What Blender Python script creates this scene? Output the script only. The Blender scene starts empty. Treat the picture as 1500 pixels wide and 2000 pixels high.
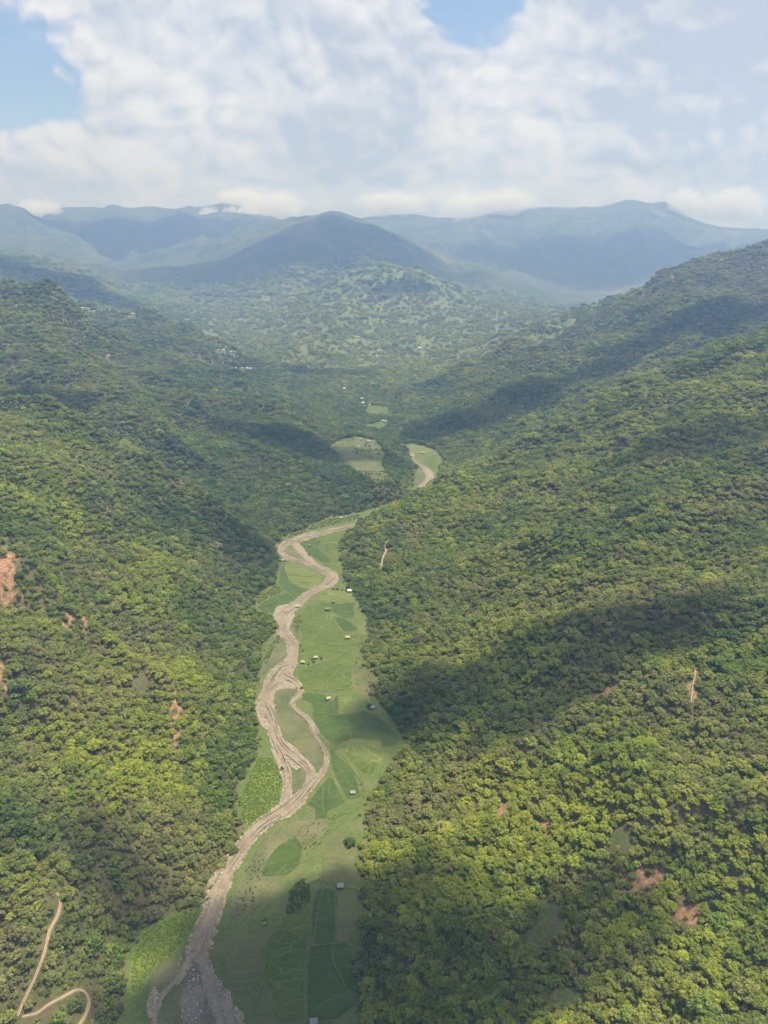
import bpy, bmesh, math, random
import numpy as np
from mathutils import Vector, Matrix

random.seed(7)
rng = np.random.default_rng(11)
SC = bpy.context.scene
COL = SC.collection
R = math.radians

# ------------------------------------------------------------------ camera
CAMZ = 450.0
TILT = R(19.0)
FPX = 26.0 / 36.0 * 2000.0            # focal length in pixels of the 1500x2000 photograph
cam_d = bpy.data.cameras.new('camera')
cam_d.sensor_fit = 'VERTICAL'
cam_d.sensor_height = 36.0
cam_d.lens = 26.0
cam_d.clip_start = 1.0
cam_d.clip_end = 60000.0
cam = bpy.data.objects.new('camera', cam_d)
cam.location = (0, 0, CAMZ)
cam.rotation_euler = (R(90) - TILT, 0, 0)
COL.objects.link(cam)
SC.camera = cam

# ------------------------------------------------------------------ light
SUN_DIR = Vector((0.24, 0.06, 0.95)).normalized()      # towards the sun: high, ahead, a little right
sun_el = math.asin(SUN_DIR.z)
sun_az = math.atan2(SUN_DIR.x, SUN_DIR.y)
sd = bpy.data.lights.new('sun', 'SUN')
sd.energy = 5.0
sd.angle = R(0.5)
sd.color = (1.0, 0.94, 0.84)
so = bpy.data.objects.new('sun', sd)
so.rotation_euler = (-SUN_DIR).to_track_quat('-Z', 'Y').to_euler()
so.location = (0, 0, 5000)
COL.objects.link(so)
SC.view_settings.view_transform = 'Standard'
SC.view_settings.look = 'None'
SC.view_settings.exposure = 0.55
SC.view_settings.gamma = 1.0
cy = SC.cycles
cy.max_bounces = 5
cy.diffuse_bounces = 2
cy.glossy_bounces = 1
cy.transmission_bounces = 2
cy.volume_bounces = 3
cy.transparent_max_bounces = 24
cy.use_denoising = True
cy.adaptive_threshold = 0.02
cy.caustics_reflective = False
cy.caustics_refractive = False


class NT:
    """small helper for node trees"""
    def __init__(self, tree):
        self.t = tree
        tree.nodes.clear()

    def n(self, kind, ins=None, **props):
        nd = self.t.nodes.new(kind)
        for k, v in props.items():
            setattr(nd, k, v)
        for k, v in (ins or {}).items():
            s = nd.inputs[k]
            if hasattr(v, 'is_output') or isinstance(v, bpy.types.NodeSocket):
                self.t.links.new(v, s)
            else:
                s.default_value = v
        return nd

    def math(self, op, a, b=0.0, clamp=False):
        nd = self.n('ShaderNodeMath', {0: a, 1: b}, operation=op, use_clamp=clamp)
        return nd.outputs[0]

    def vmath(self, op, a, b=(0, 0, 0)):
        nd = self.n('ShaderNodeVectorMath', {0: a, 1: b}, operation=op)
        return nd.outputs['Value'] if op in ('LENGTH', 'DOT_PRODUCT', 'DISTANCE') else nd.outputs[0]

    def mix(self, f, a, b):
        nd = self.n('ShaderNodeMix', data_type='RGBA')
        for i, v in ((0, f), (6, a), (7, b)):
            s = nd.inputs[i]
            if isinstance(v, bpy.types.NodeSocket):
                self.t.links.new(v, s)
            else:
                s.default_value = v if i == 0 else (tuple(v) + (1.0,))[:4]
        return nd.outputs[2]

    def ramp(self, f, a, b, c=0.0, d=1.0, smooth=True):
        nd = self.n('ShaderNodeMapRange', {0: f, 1: a, 2: b, 3: c, 4: d}, interpolation_type='SMOOTHSTEP' if smooth else 'LINEAR')
        return nd.outputs[0]

    def noise(self, vec, scale, detail=4.0, rough=0.5, dist=0.0):
        nd = self.n('ShaderNodeTexNoise', {'Vector': vec, 'Scale': scale, 'Detail': detail, 'Roughness': rough, 'Distortion': dist})
        return nd.outputs[0]


def px_dir(px, py):
    p = (px - 750.0) / FPX
    q = (1000.0 - py) / FPX
    ct, st = math.cos(TILT), math.sin(TILT)
    return Vector((p, ct + q * st, -st + q * ct)).normalized()


# ------------------------------------------------------------------ world: Nishita sky behind broken cloud
world = bpy.data.worlds.new('World')
SC.world = world
world.use_nodes = True
W = NT(world.node_tree)
sky = W.n('ShaderNodeTexSky', sky_type='NISHITA')
sky.sun_disc = False
sky.sun_elevation = sun_el
sky.sun_rotation = sun_az
sky.altitude = 900.0
sky.air_density = 1.0
sky.dust_density = 1.5
skyb = W.n('ShaderNodeBackground', {'Color': sky.outputs[0], 'Strength': 0.095})
D = W.n('ShaderNodeTexCoord').outputs['Generated']
P = W.vmath('MULTIPLY', D, (1.0, 1.0, 1.4))
warp = W.n('ShaderNodeTexNoise', {'Vector': P, 'Scale': 3.0, 'Detail': 4.0, 'Roughness': 0.55})
wv = W.vmath('MULTIPLY', W.vmath('SUBTRACT', warp.outputs['Color'], (0.5, 0.5, 0.5)), (0.10, 0.10, 0.10))
PW = W.vmath('ADD', P, wv)


def puff(v):
    """rounded heaps: octaves of |noise| over a soft base"""
    tot = W.math('MULTIPLY', W.noise(v, 3.6, 12.0, 0.70), 0.66)
    for sc_, wt in ((8.0, 0.46), (17.0, 0.28), (36.0, 0.18)):
        q_ = W.math('ABSOLUTE', W.math('SUBTRACT', W.noise(v, sc_, 0.0), 0.5))
        tot = W.math('ADD', tot, W.math('MULTIPLY', q_, wt))
    return tot


n1 = puff(PW)
PL = W.vmath('ADD', PW, (0.008, 0.0, 0.018))
n2 = puff(PL)
big = W.noise(P, 1.7, 3.0, 0.5)


def lobe(px, py, deg, stretch=1.0):
    """soft spot of sky round a direction"""
    d = px_dir(px, py)
    q = W.vmath('SUBTRACT', D, tuple(d))
    q = W.vmath('MULTIPLY', q, (1.0, 1.0, stretch))
    q = W.vmath('ADD', q, W.vmath('MULTIPLY', wv, (1.6, 1.6, 1.6)))
    r = W.vmath('LENGTH', q)
    return W.ramp(r, 0.0, math.tan(R(deg)), 1.0, 0.0)


hole = W.math('ADD', lobe(20, 130, 8.5, 1.3), lobe(925, -5, 6.0, 1.5))
cover = W.math('SUBTRACT', W.math('ADD', n1, 0.16), W.math('MULTIPLY', hole, 0.42))
alpha = W.ramp(cover, 0.34, 0.46)
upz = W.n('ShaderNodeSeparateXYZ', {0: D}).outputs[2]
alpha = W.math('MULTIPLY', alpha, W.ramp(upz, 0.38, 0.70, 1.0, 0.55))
lit = W.math('MULTIPLY', W.math('SUBTRACT', n1, n2), 3.8)  # sunlit and shaded cloud edges painted into the sky colour
grey = W.math('ADD', W.math('ADD', lobe(1440, 120, 17, 0.9), W.math('MULTIPLY', lobe(760, 60, 9, 1.0), 0.35)),
              W.math('MULTIPLY', lobe(620, 330, 10, 1.6), 0.45))
warm = W.math('ADD', lobe(1020, 160, 9, 0.9), W.math('MULTIPLY', lobe(230, 230, 13, 1.2), 0.9))
tone = W.math('ADD', W.math('ADD', 0.47, lit), W.math('MULTIPLY', W.math('SUBTRACT', n1, 0.46), 2.2))
tone = W.math('SUBTRACT', W.math('ADD', tone, W.math('MULTIPLY', warm, 0.42)), W.math('MULTIPLY', grey, 0.50), clamp=True)
ccol = W.mix(tone, (0.335, 0.370, 0.430), (0.610, 0.605, 0.595))
ccol = W.mix(W.ramp(upz, 0.14, 0.0, 0.0, 0.7), ccol, W.mix(tone, (0.225, 0.255, 0.33), (0.42, 0.43, 0.47)))
cloudb = W.n('ShaderNodeBackground', {'Color': ccol, 'Strength': W.ramp(upz, 0.34, 0.60, 1.0, 0.55)})  # cloud overhead dimmed here and thinned in alpha, to weaken sky fill
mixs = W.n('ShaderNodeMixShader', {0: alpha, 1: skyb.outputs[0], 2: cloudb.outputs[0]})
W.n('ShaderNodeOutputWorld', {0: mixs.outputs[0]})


# ------------------------------------------------------------------ object helpers
def tag(o, label=None, cat=None, group=None, kind=None):
    if label: o['label'] = label
    if cat: o['category'] = cat
    if group: o['group'] = group
    if kind: o['kind'] = kind
    return o


def mesh_obj(name, verts, faces, mats, parent=None, smooth=False, fmat=None):
    me = bpy.data.meshes.new(name)
    me.from_pydata([tuple(v) for v in verts], [], faces)
    for m in (mats if isinstance(mats, (list, tuple)) else [mats]):
        me.materials.append(m)
    if fmat is not None:
        me.polygons.foreach_set('material_index', fmat)
    if smooth:
        me.polygons.foreach_set('use_smooth', [True] * len(me.polygons))
    me.update()
    o = bpy.data.objects.new(name, me)
    COL.objects.link(o)
    if parent is not None:
        o.parent = parent
    return o


def empty(name, loc, rz=0.0):
    o = bpy.data.objects.new(name, None)
    o.empty_display_size = 1.0
    o.location = loc
    o.rotation_euler = (0, 0, rz)
    COL.objects.link(o)
    return o


def new_mat(name):
    m = bpy.data.materials.new(name)
    m.use_nodes = True
    return m, NT(m.node_tree)


def finish(T, shader):
    T.n('ShaderNodeOutputMaterial', {0: shader})


def simple_mat(name, col, rough=0.8, var=0.25, scale=3.0, spec=0.3):
    m, T = new_mat(name)
    pos = T.n('ShaderNodeNewGeometry').outputs['Position']
    f = T.noise(pos, scale, 4.0, 0.6)
    a = tuple(c * (1 - var) for c in col)
    b = tuple(min(1, c * (1 + var)) for c in col)
    c = T.mix(f, a, b)
    bs = T.n('ShaderNodeBsdfPrincipled', {'Base Color': c, 'Roughness': rough, 'Specular IOR Level': spec})
    finish(T, bs.outputs[0])
    return m


# ------------------------------------------------------------------ numpy noise
def _hash(ix, iy, seed):
    h = (ix.astype(np.int64) * 374761393 + iy.astype(np.int64) * 668265263 + seed * 1274126177) & 0xFFFFFFFF
    h = ((h ^ (h >> 13)) * 1274126177) & 0xFFFFFFFF
    return (h ^ (h >> 16)) & 0xFFFFFFFF


def perlin(x, y, seed=0):
    x0 = np.floor(x); y0 = np.floor(y)
    fx = x - x0; fy = y - y0
    u = fx * fx * fx * (fx * (fx * 6 - 15) + 10)
    v = fy * fy * fy * (fy * (fy * 6 - 15) + 10)
    out = 0
    for dx, wx in ((0, 1 - u), (1, u)):
        for dy, wy in ((0, 1 - v), (1, v)):
            a = _hash(x0 + dx, y0 + dy, seed) * (2 * math.pi / 4294967296.0)
            out = out + wx * wy * (np.cos(a) * (fx - dx) + np.sin(a) * (fy - dy))
    return out * 1.5


def fbm(x, y, octv=4, seed=0, gain=0.5):
    s = 0; a = 1.0; n = 0
    for i in range(octv):
        s = s + a * perlin(x * 2 ** i + 17.3 * i, y * 2 ** i - 9.1 * i, seed + i)
        n += a; a *= gain
    return s / n


def ridged(x, y, octv=4, seed=0, gain=0.5):
    s = 0; a = 1.0; n = 0
    for i in range(octv):
        r = 1 - np.abs(perlin(x * 2 ** i + 5.3 * i, y * 2 ** i + 3.7 * i, seed + i)) * 2.2
        s = s + a * r; n += a; a *= gain
    return s / n


def sstep(a, b, x):
    t = np.clip((x - a) / (b - a), 0, 1)
    return t * t * (3 - 2 * t)


# ------------------------------------------------------------------ picture <-> place
CT, ST = math.cos(TILT), math.sin(TILT)


def ray_uw(px, py):
    p = (np.asarray(px, float) - 750.0) / FPX
    q = (1000.0 - np.asarray(py, float)) / FPX
    dy = CT + q * ST
    return p / dy, (-ST + q * CT) / dy


def project(x, y, z):
    dz = z - CAMZ
    f = y * CT - dz * ST
    u = y * ST + dz * CT
    return 750.0 + FPX * x / f, 1000.0 - FPX * u / f, f


def floor_z(Y):
    Y = np.asarray(Y, float)
    return (Y - 450) * 0.021


def floor_pt(px, py):
    u, w = ray_uw(px, py)
    Y = CAMZ / -w
    for _ in range(12):
        Y = (CAMZ - floor_z(Y)) / -w
    return u * Y, Y


FLOOR_L = [(190, 2180), (225, 2060), (245, 1950), (250, 1870), (275, 1820), (330, 1785), (393, 1777), (412, 1727), (465, 1660), (478, 1610),
           (464, 1590), (466, 1540), (500, 1480), (508, 1440), (500, 1400), (503, 1350), (513, 1310), (515, 1265), (543, 1230),
           (538, 1205), (500, 1192), (498, 1168), (538, 1142), (548, 1112), (540, 1065), (560, 1048), (600, 1030), (640, 1012),
           (700, 1002), (745, 990), (790, 978), (806, 958), (808, 935), (816, 912), (800, 893), (796, 878), (770, 862), (740, 850), (715, 832), (712, 800), (716, 785), (735, 768)]
FLOOR_R = [(730, 2180), (720, 2060), (700, 1950), (683, 1880), (708, 1810), (702, 1750), (697, 1700), (718, 1640), (708, 1590), (733, 1540),
           (765, 1492), (790, 1450), (762, 1402), (735, 1370), (700, 1345), (690, 1290), (720, 1243), (712, 1205), (694, 1172),
           (668, 1132), (668, 1100), (657, 1062), (682, 1042), (702, 1032), (742, 1024), (778, 1013), (806, 994), (834, 968), (852, 945), (856, 915), (866, 898), (850, 880),
           (815, 868), (775, 850), (765, 830), (765, 800), (768, 785), (765, 768)]
fp = [floor_pt(*p) for p in FLOOR_L] + [floor_pt(*p) for p in FLOOR_R[::-1]]
FLOOR_POLY = np.array(fp)


def poly_sd(x, y, poly):
    """signed distance, positive outside"""
    x = np.asarray(x, float); y = np.asarray(y, float)
    n = len(poly)
    d2 = np.full(x.shape, 1e18)
    inside = np.zeros(x.shape, bool)
    for i in range(n):
        ax, ay = poly[i]; bx, by = poly[(i + 1) % n]
        ex, ey = bx - ax, by - ay
        t = np.clip(((x - ax) * ex + (y - ay) * ey) / (ex * ex + ey * ey + 1e-9), 0, 1)
        d2 = np.minimum(d2, (x - ax - t * ex) ** 2 + (y - ay - t * ey) ** 2)
        c = ((ay > y) != (by > y))
        with np.errstate(divide='ignore', invalid='ignore'):
            xi = ax + (y - ay) / (by - ay if by != ay else 1e-9) * ex
        inside ^= c & (x < xi)
    d = np.sqrt(d2)
    return np.where(inside, -d, d)


TERR_Z = 52.0
TERR_PX = [(640, 876), (662, 860), (700, 852), (736, 861), (752, 885), (746, 912), (766, 938), (742, 946), (700, 926), (670, 902)]


def plane_pt(px, py, z):
    u, w = ray_uw(px, py)
    Y = (CAMZ - z) / -w
    return u * Y, Y


TERR_POLY = np.array([plane_pt(a, b, TERR_Z) for a, b in TERR_PX])

# slope, crest and foot points: (px, py, distance ahead in m)
CTRL = [
    # left side, near
    (0, 2000, 312), (0, 1800, 360), (0, 1600, 406), (0, 1400, 478), (0, 1200, 590), (200, 1400, 545), (200, 1600, 448), (350, 1600, 482),
    (200, 1800, 386), (400, 1400, 618), (300, 1500, 540), (100, 1900, 336),
    # first crest
    (0, 1065, 672), (75, 1130, 655), (150, 1210, 642), (240, 1280, 630), (330, 1335, 620), (345, 1400, 588), (400, 1500, 555),
    # between the first and second crest
    (0, 950, 830), (120, 1080, 770), (300, 1200, 742), (450, 1200, 835), (200, 1050, 855), (400, 1050, 985), (400, 1150, 840), (150, 950, 930), (300, 1000, 970), (420, 1280, 730),
    # second crest
    (0, 788, 1180), (100, 800, 1160), (200, 865, 1120), (300, 920, 1100), (400, 975, 1090), (500, 1060, 1065),
    # behind it, the long dark slope
    (450, 900, 1450), (550, 950, 1350), (650, 980, 1300), (300, 850, 1470), (300, 750, 1760), (450, 800, 1720), (600, 850, 1620), (100, 700, 1750),
    (0, 700, 1700), (560, 1010, 1240), (680, 830, 1880), (200, 780, 1500), (620, 900, 1480),
    (0, 584, 2080), (45, 576, 2080), (82, 548, 2060), (115, 565, 2060), (150, 597, 2060), (100, 620, 1960), (190, 645, 2120), (240, 672, 2200), (150, 680, 1900), (0, 620, 1900),
    # village spur behind
    (160, 602, 2950), (300, 612, 2900), (360, 640, 2800), (430, 670, 2700), (500, 705, 2600), (560, 737, 2500), (650, 770, 2350),
    (300, 680, 2380), (450, 740, 2200), (560, 780, 2120), (640, 800, 2150),
    # right side, near
    (1500, 2000, 255), (1500, 1800, 300), (1500, 1600, 360), (1500, 1400, 440), (1500, 1200, 560), (1500, 1000, 760), (1500, 850, 1000), (1500, 655, 1500),
    (1100, 2000, 290), (1100, 1800, 345), (1100, 1600, 425), (1100, 1400, 530), (1100, 1200, 700), (1100, 1000, 960), (1300, 900, 1000), (1300, 1100, 690), (1300, 1500, 430),
    (850, 1900, 345), (850, 1700, 430), (900, 1500, 535), (850, 1300, 690), (850, 1150, 870), (800, 1050, 1080), (900, 1000, 1120), (1300, 1700, 350),
    # near right spur crest
    (1400, 680, 1480), (1280, 727, 1450), (1190, 775, 1420), (1100, 822, 1400), (1000, 872, 1400), (930, 908, 1385), (875, 934, 1325), (838, 950, 1265), (802, 970, 1215), (770, 986, 1180), (740, 1000, 1150), (708, 1020, 1118),
    (1300, 800, 1240), (1150, 900, 1200),
    # behind the spur
    (1500, 640, 2100), (1300, 700, 2000), (1100, 800, 1720), (900, 880, 1620), (862, 862, 1700), (1300, 620, 2400), (1100, 720, 2150), (950, 780, 2000), (800, 832, 1880),
    (1500, 580, 2450), (1000, 840, 1700),
    (762, 795, 2150), (800, 770, 2250), (920, 705, 2420), (1050, 662, 2560), (1200, 640, 2550),
    # big right ridge
    (1500, 484, 2900), (1400, 500, 2900), (1300, 540, 2850), (1240, 580, 2800), (1130, 618, 3000), (1000, 655, 3000), (900, 690, 2950), (810, 735, 2750),
    (1400, 560, 2700), (1020, 675, 2800), (900, 715, 2720),
    # valley head and middle hill
    (740, 722, 2850), (620, 700, 3100), (500, 682, 3300), (700, 640, 3700), (850, 640, 3800), (1000, 622, 4000), (820, 690, 3150), (580, 660, 3600),
    (760, 530, 4700), (700, 538, 4650), (650, 560, 4500), (560, 610, 4300), (480, 650, 3900), (820, 535, 4700), (870, 560, 4700), (950, 592, 4700), (1060, 612, 4600), (740, 590, 4150), (420, 640, 3900),
    # the cone behind
    (650, 413, 6500), (605, 426, 6500), (560, 438, 6500), (500, 468, 6450), (430, 505, 6300), (300, 536, 6000), (262, 575, 5500), (720, 440, 6500), (800, 468, 6500), (900, 508, 6450),
    (1000, 540, 6400), (1060, 568, 6300), (1135, 607, 6000), (650, 480, 5900), (450, 600, 5200), (600, 520, 5500), (350, 602, 4600), (250, 612, 4300), (800, 515, 5700), (520, 545, 5500),
    # left hills behind
    (0, 493, 4800), (60, 508, 4800), (120, 530, 4700), (200, 567, 4500), (262, 598, 4300), (0, 548, 4000), (100, 575, 4000),
    (0, 412, 7500), (40, 418, 7500), (70, 440, 7500), (150, 480, 7200), (250, 520, 6800), (100, 500, 6200), (200, 545, 5800),
    # far range
    (130, 407, 9500), (180, 407, 9500), (232, 402, 9500), (300, 410, 9500), (380, 407, 9500), (430, 404, 9500), (480, 404, 9500), (520, 425, 9500), (580, 440, 9500), (690, 428, 9500),
    (730, 424, 9500), (800, 418, 9500), (880, 430, 9500), (950, 432, 9500), (1050, 411, 9500), (1150, 406, 9500), (1230, 401, 9500), (1280, 397, 9500), (1312, 418, 9400), (1400, 444, 9300), (1500, 448, 9200),
    (250, 460, 8400), (350, 480, 8000), (250, 520, 7600), (900, 475, 8300), (1150, 500, 8300), (1150, 585, 7200), (1350, 510, 8000), (1300, 560, 6800), (1500, 500, 7600), (1050, 540, 7800), (1400, 460, 8800),
]
# hidden ground and guards: (u, distance, z)
GUARD = [(-0.22, 2950, 62), (-0.12, 2750, 52), (-0.30, 3150, 95), (0.13, 2720, 62), (0.22, 2760, 110), (-0.385, 2420, 150), (-0.34, 2430, 125), (-0.43, 2450, 190), (0.12, 1540, 35), (0.178, 1550, 66), (0.244, 1560, 98), (0.31, 1600, 130), (0.364, 1640, 165), (0.46, 1700, 215), (-0.004, 1300, 18), (-0.05, 5200, 190), (0.06, 5250, 180), (-0.2, 5000, 130), (-0.3, 3600, 130), (-0.45, 3500, 180), (-0.55, 5300, 330), (-0.35, 8000, 400), (0.0, 7600, 380), (0.15, 7600, 330), (0.3, 4500, 120), (0.45, 3800, 300),
         (0.5, 5500, 220), (-0.42, 1330, 150), (-0.3, 1280, 70), (-0.55, 1400, 200), (0.3, 1600, 110), (0.45, 1800, 210), (-0.35, 2450, 190), (-0.5, 2500, 260), (0.1, 2650, 70), (0.2, 2800, 110),
         (0, 11000, 700), (-0.4, 11000, 700), (0.4, 11000, 700), (0, 14000, 300), (-0.6, 14000, 300), (0.6, 14000, 300)]
ring = []
for Y, zl, zr in ((150, 20, 90), (250, 60, 150), (400, 150, 220), (700, 270, 330), (1200, 330, 400), (2000, 430, 430), (3000, 480, 560), (4500, 600, 500), (6500, 700, 600), (9500, 1000, 800), (13000, 700, 700)):
    ring += [(-0.98, Y, zl), (0.98, Y, zr)]
GUARD += ring
# crests get a sharpened back: (points, height of the edge, half width)
CREST = [
    ([(0, 1065, 672), (75, 1130, 655), (150, 1210, 642), (240, 1280, 630), (330, 1335, 620), (345, 1400, 588), (400, 1500, 555)], 30, 30),
    ([(0, 788, 1180), (100, 800, 1160), (200, 865, 1120), (300, 920, 1100), (400, 975, 1090), (500, 1060, 1065)], 42, 44),
    ([(82, 548, 2060), (115, 565, 2060), (150, 597, 2060), (190, 645, 2120), (240, 672, 2200)], 55, 60),
    ([(160, 602, 2950), (300, 612, 2900), (360, 640, 2800), (430, 670, 2700), (500, 705, 2600), (560, 737, 2500), (650, 770, 2350)], 52, 75),
    ([(1400, 680, 1480), (1280, 727, 1450), (1190, 775, 1420), (1100, 822, 1400), (1000, 872, 1400), (930, 908, 1385)], 18, 55),
    ([(762, 795, 2150), (800, 770, 2250), (920, 705, 2420), (1050, 662, 2560), (1200, 640, 2550)], 48, 75),
    ([(1500, 484, 2900), (1400, 500, 2900), (1300, 540, 2850), (1240, 580, 2800), (1130, 618, 3000), (1000, 655, 3000), (900, 690, 2950)], 40, 110),
    ([(1500, 1200, 560), (1300, 1270, 600), (1100, 1330, 620), (950, 1390, 610)], 14, 32), ([(1500, 1000, 760), (1300, 1040, 850), (1100, 1080, 880), (900, 1120, 900)], 16, 40), ([(1500, 850, 1000), (1300, 880, 1080), (1100, 930, 1120)], 18, 46),
    ([(100, 950, 930), (250, 1010, 920), (380, 1080, 900)], 18, 36), ([(300, 750, 1760), (430, 830, 1620), (540, 930, 1400)], 30, 60), ([(60, 700, 1800), (180, 770, 1600), (330, 860, 1420)], 30, 60),
    ([(1290, 545, 2850), (1330, 600, 2600), (1370, 650, 2350)], 40, 70),
    ([(480, 650, 3900), (560, 610, 4300), (650, 560, 4500), (700, 538, 4650), (760, 530, 4700), (820, 535, 4700), (870, 560, 4700), (950, 592, 4700), (1060, 612, 4600)], 20, 170),
    ([(760, 530, 4700), (700, 600, 4150), (650, 660, 3600), (610, 710, 3100)], 55, 120), ([(820, 535, 4700), (860, 600, 4200), (870, 650, 3700), (840, 690, 3250)], 50, 110),
    ([(260, 575, 5500), (300, 536, 6000), (430, 505, 6300), (500, 468, 6450), (560, 438, 6500), (605, 426, 6500), (650, 413, 6500), (720, 440, 6500), (800, 468, 6500), (900, 508, 6450), (1000, 540, 6400), (1060, 568, 6300)], 14, 260),
    ([(632, 452, 6150), (608, 475, 5900), (560, 540, 5400), (520, 590, 5000)], 55, 180), ([(735, 468, 6200), (790, 490, 6000), (850, 530, 5600)], 45, 170),
    ([(232, 402, 9500), (210, 450, 8700), (230, 500, 8000)], 120, 260), ([(380, 407, 9500), (350, 460, 8700), (330, 505, 7900)], 110, 260),
    ([(1150, 406, 9500), (1080, 460, 8700), (1060, 520, 8000)], 120, 260), ([(1280, 397, 9500), (1250, 460, 8600), (1180, 540, 7700)], 140, 280), ([(980, 430, 9500), (930, 470, 8700), (960, 520, 8000)], 100, 240),
    ([(0, 493, 4800), (60, 508, 4800), (120, 530, 4700), (200, 567, 4500), (262, 598, 4300)], 40, 150),
]
CKEY = {}
for pts_, hh_, ww_ in CREST:
    for q_ in pts_: CKEY[q_] = max(CKEY.get(q_, 0), hh_)
cu, cv, cw = [], [], []
for px, py, Y in CTRL:
    u, w = ray_uw(px, py)
    cu.append(float(u)); cv.append(math.log(Y)); cw.append(float(w) * Y - 0.8 * CKEY.get((px, py, Y), 0))
for u, Y, z in GUARD:
    cu.append(u); cv.append(math.log(Y)); cw.append(z - CAMZ)
for i in range(0, len(FLOOR_POLY)):
    x, y = FLOOR_POLY[i]
    cu.append(x / y); cv.append(math.log(y)); cw.append(float(floor_z(y)) - CAMZ)
for i in range(0, len(FLOOR_L), 3):
    x, y = FLOOR_POLY[i]; x2, y2 = FLOOR_POLY[len(FLOOR_POLY) - 1 - min(i, len(FLOOR_R) - 1)]
    xm, ym = (x + x2) / 2, (y + y2) / 2
    cu.append(xm / ym); cv.append(math.log(ym)); cw.append(float(floor_z(ym)) - 8 - CAMZ)
for x, y in TERR_POLY:
    cu.append(x / y); cv.append(math.log(y)); cw.append(TERR_Z - CAMZ)
cu = np.array(cu); cv = np.array(cv); cw = np.array(cw)
US = 1.7
cw = cw / np.exp(cv)                       # slope seen from the camera, so that scale does not matter
X0 = np.stack([cu * US, cv], 1)


def kern(r):
    return -r ** 1.4


def rbf_fit(X, val, lam):
    n = len(X)
    Rm = np.sqrt(((X[:, None] - X[None]) ** 2).sum(-1))
    A = np.zeros((n + 3, n + 3))
    A[:n, :n] = kern(Rm) + lam * np.eye(n)
    A[:n, n] = 1; A[:n, n + 1:] = X
    A[n, :n] = 1; A[n + 1:, :n] = X.T
    b = np.zeros(n + 3); b[:n] = val
    return np.linalg.solve(A, b)


def rbf_eval(co, X, u, v):
    n = len(X)
    out = np.zeros(u.shape)
    fu = u.ravel() * US; fv = v.ravel(); o = out.ravel()
    for s in range(0, len(fu), 20000):
        q = np.stack([fu[s:s + 20000], fv[s:s + 20000]], 1)
        r = np.sqrt(((q[:, None] - X[None]) ** 2).sum(-1))
        o[s:s + 20000] = kern(r) @ co[:n] + co[n] + q @ co[n + 1:]
    return o.reshape(u.shape)


co = rbf_fit(X0, cw, 1e-6)
NU, NV = 620, 960
U1 = 0.95
VMIN, VMAX = math.log(110.0), math.log(13200.0)
gu = np.linspace(-U1, U1, NU)
gv = np.linspace(VMIN, VMAX, NV)
# coarse evaluation, then bilinear
cu_g = np.linspace(-U1, U1, 230); cv_g = np.linspace(VMIN, VMAX, 330)
CU, CV = np.meshgrid(cu_g, cv_g)
WC = rbf_eval(co, X0, CU, CV)


def bilin(grid, u, v, u0, u1, v0, v1):
    nv, nu = grid.shape
    fu = np.clip((np.asarray(u, float) - u0) / (u1 - u0) * (nu - 1), 0, nu - 1.001)
    fv = np.clip((np.asarray(v, float) - v0) / (v1 - v0) * (nv - 1), 0, nv - 1.001)
    iu = fu.astype(int); iv = fv.astype(int)
    a = fu - iu; b = fv - iv
    return (grid[iv, iu] * (1 - a) * (1 - b) + grid[iv, iu + 1] * a * (1 - b) + grid[iv + 1, iu] * (1 - a) * b + grid[iv + 1, iu + 1] * a * b)


GU, GV = np.meshgrid(gu, gv)
GY = np.exp(GV); GX = GU * GY
GW = bilin(WC, GU, GV, -U1, U1, VMIN, VMAX)
ZR = CAMZ + GY * GW
ZF = floor_z(GY)
SD = poly_sd(GX, GY, FLOOR_POLY)
hgt = np.clip(ZR - ZF, 0, 500)
near = 1 - sstep(1800, 3200, GY)
wx = GX + 40 * perlin(GX / 160, GY / 160, 3); wy = GY + 40 * perlin(GX / 160 + 7, GY / 160, 4)
nz_near = (ridged(wx / 210, wy / 210, 2, 21) - 0.45) * 25 + (ridged(wx / 75, wy / 75, 3, 5) - 0.45) * 8 + fbm(GX / 22, GY / 22, 2, 9) * 2.0
wx = GX + 260 * perlin(GX / 900, GY / 900, 13); wy = GY + 260 * perlin(GX / 900 + 7, GY / 900, 14)
nz_far = (ridged(wx / 1100, wy / 1100, 5, 31, 0.52) - 0.45) * 190 + fbm(GX / 120, GY / 120, 3, 9) * 10
far2 = sstep(2800, 5200, GY)
nz_mid = (ridged(wx / 420, wy / 420, 4, 41, 0.5) - 0.45) * 75 + fbm(GX / 60, GY / 60, 2, 19) * 4
midw = sstep(1300, 2400, GY) * (1 - far2)
amp = sstep(0, 70, hgt) * sstep(5, 70, SD)
wob = 1 + 0.0 * GX
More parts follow.
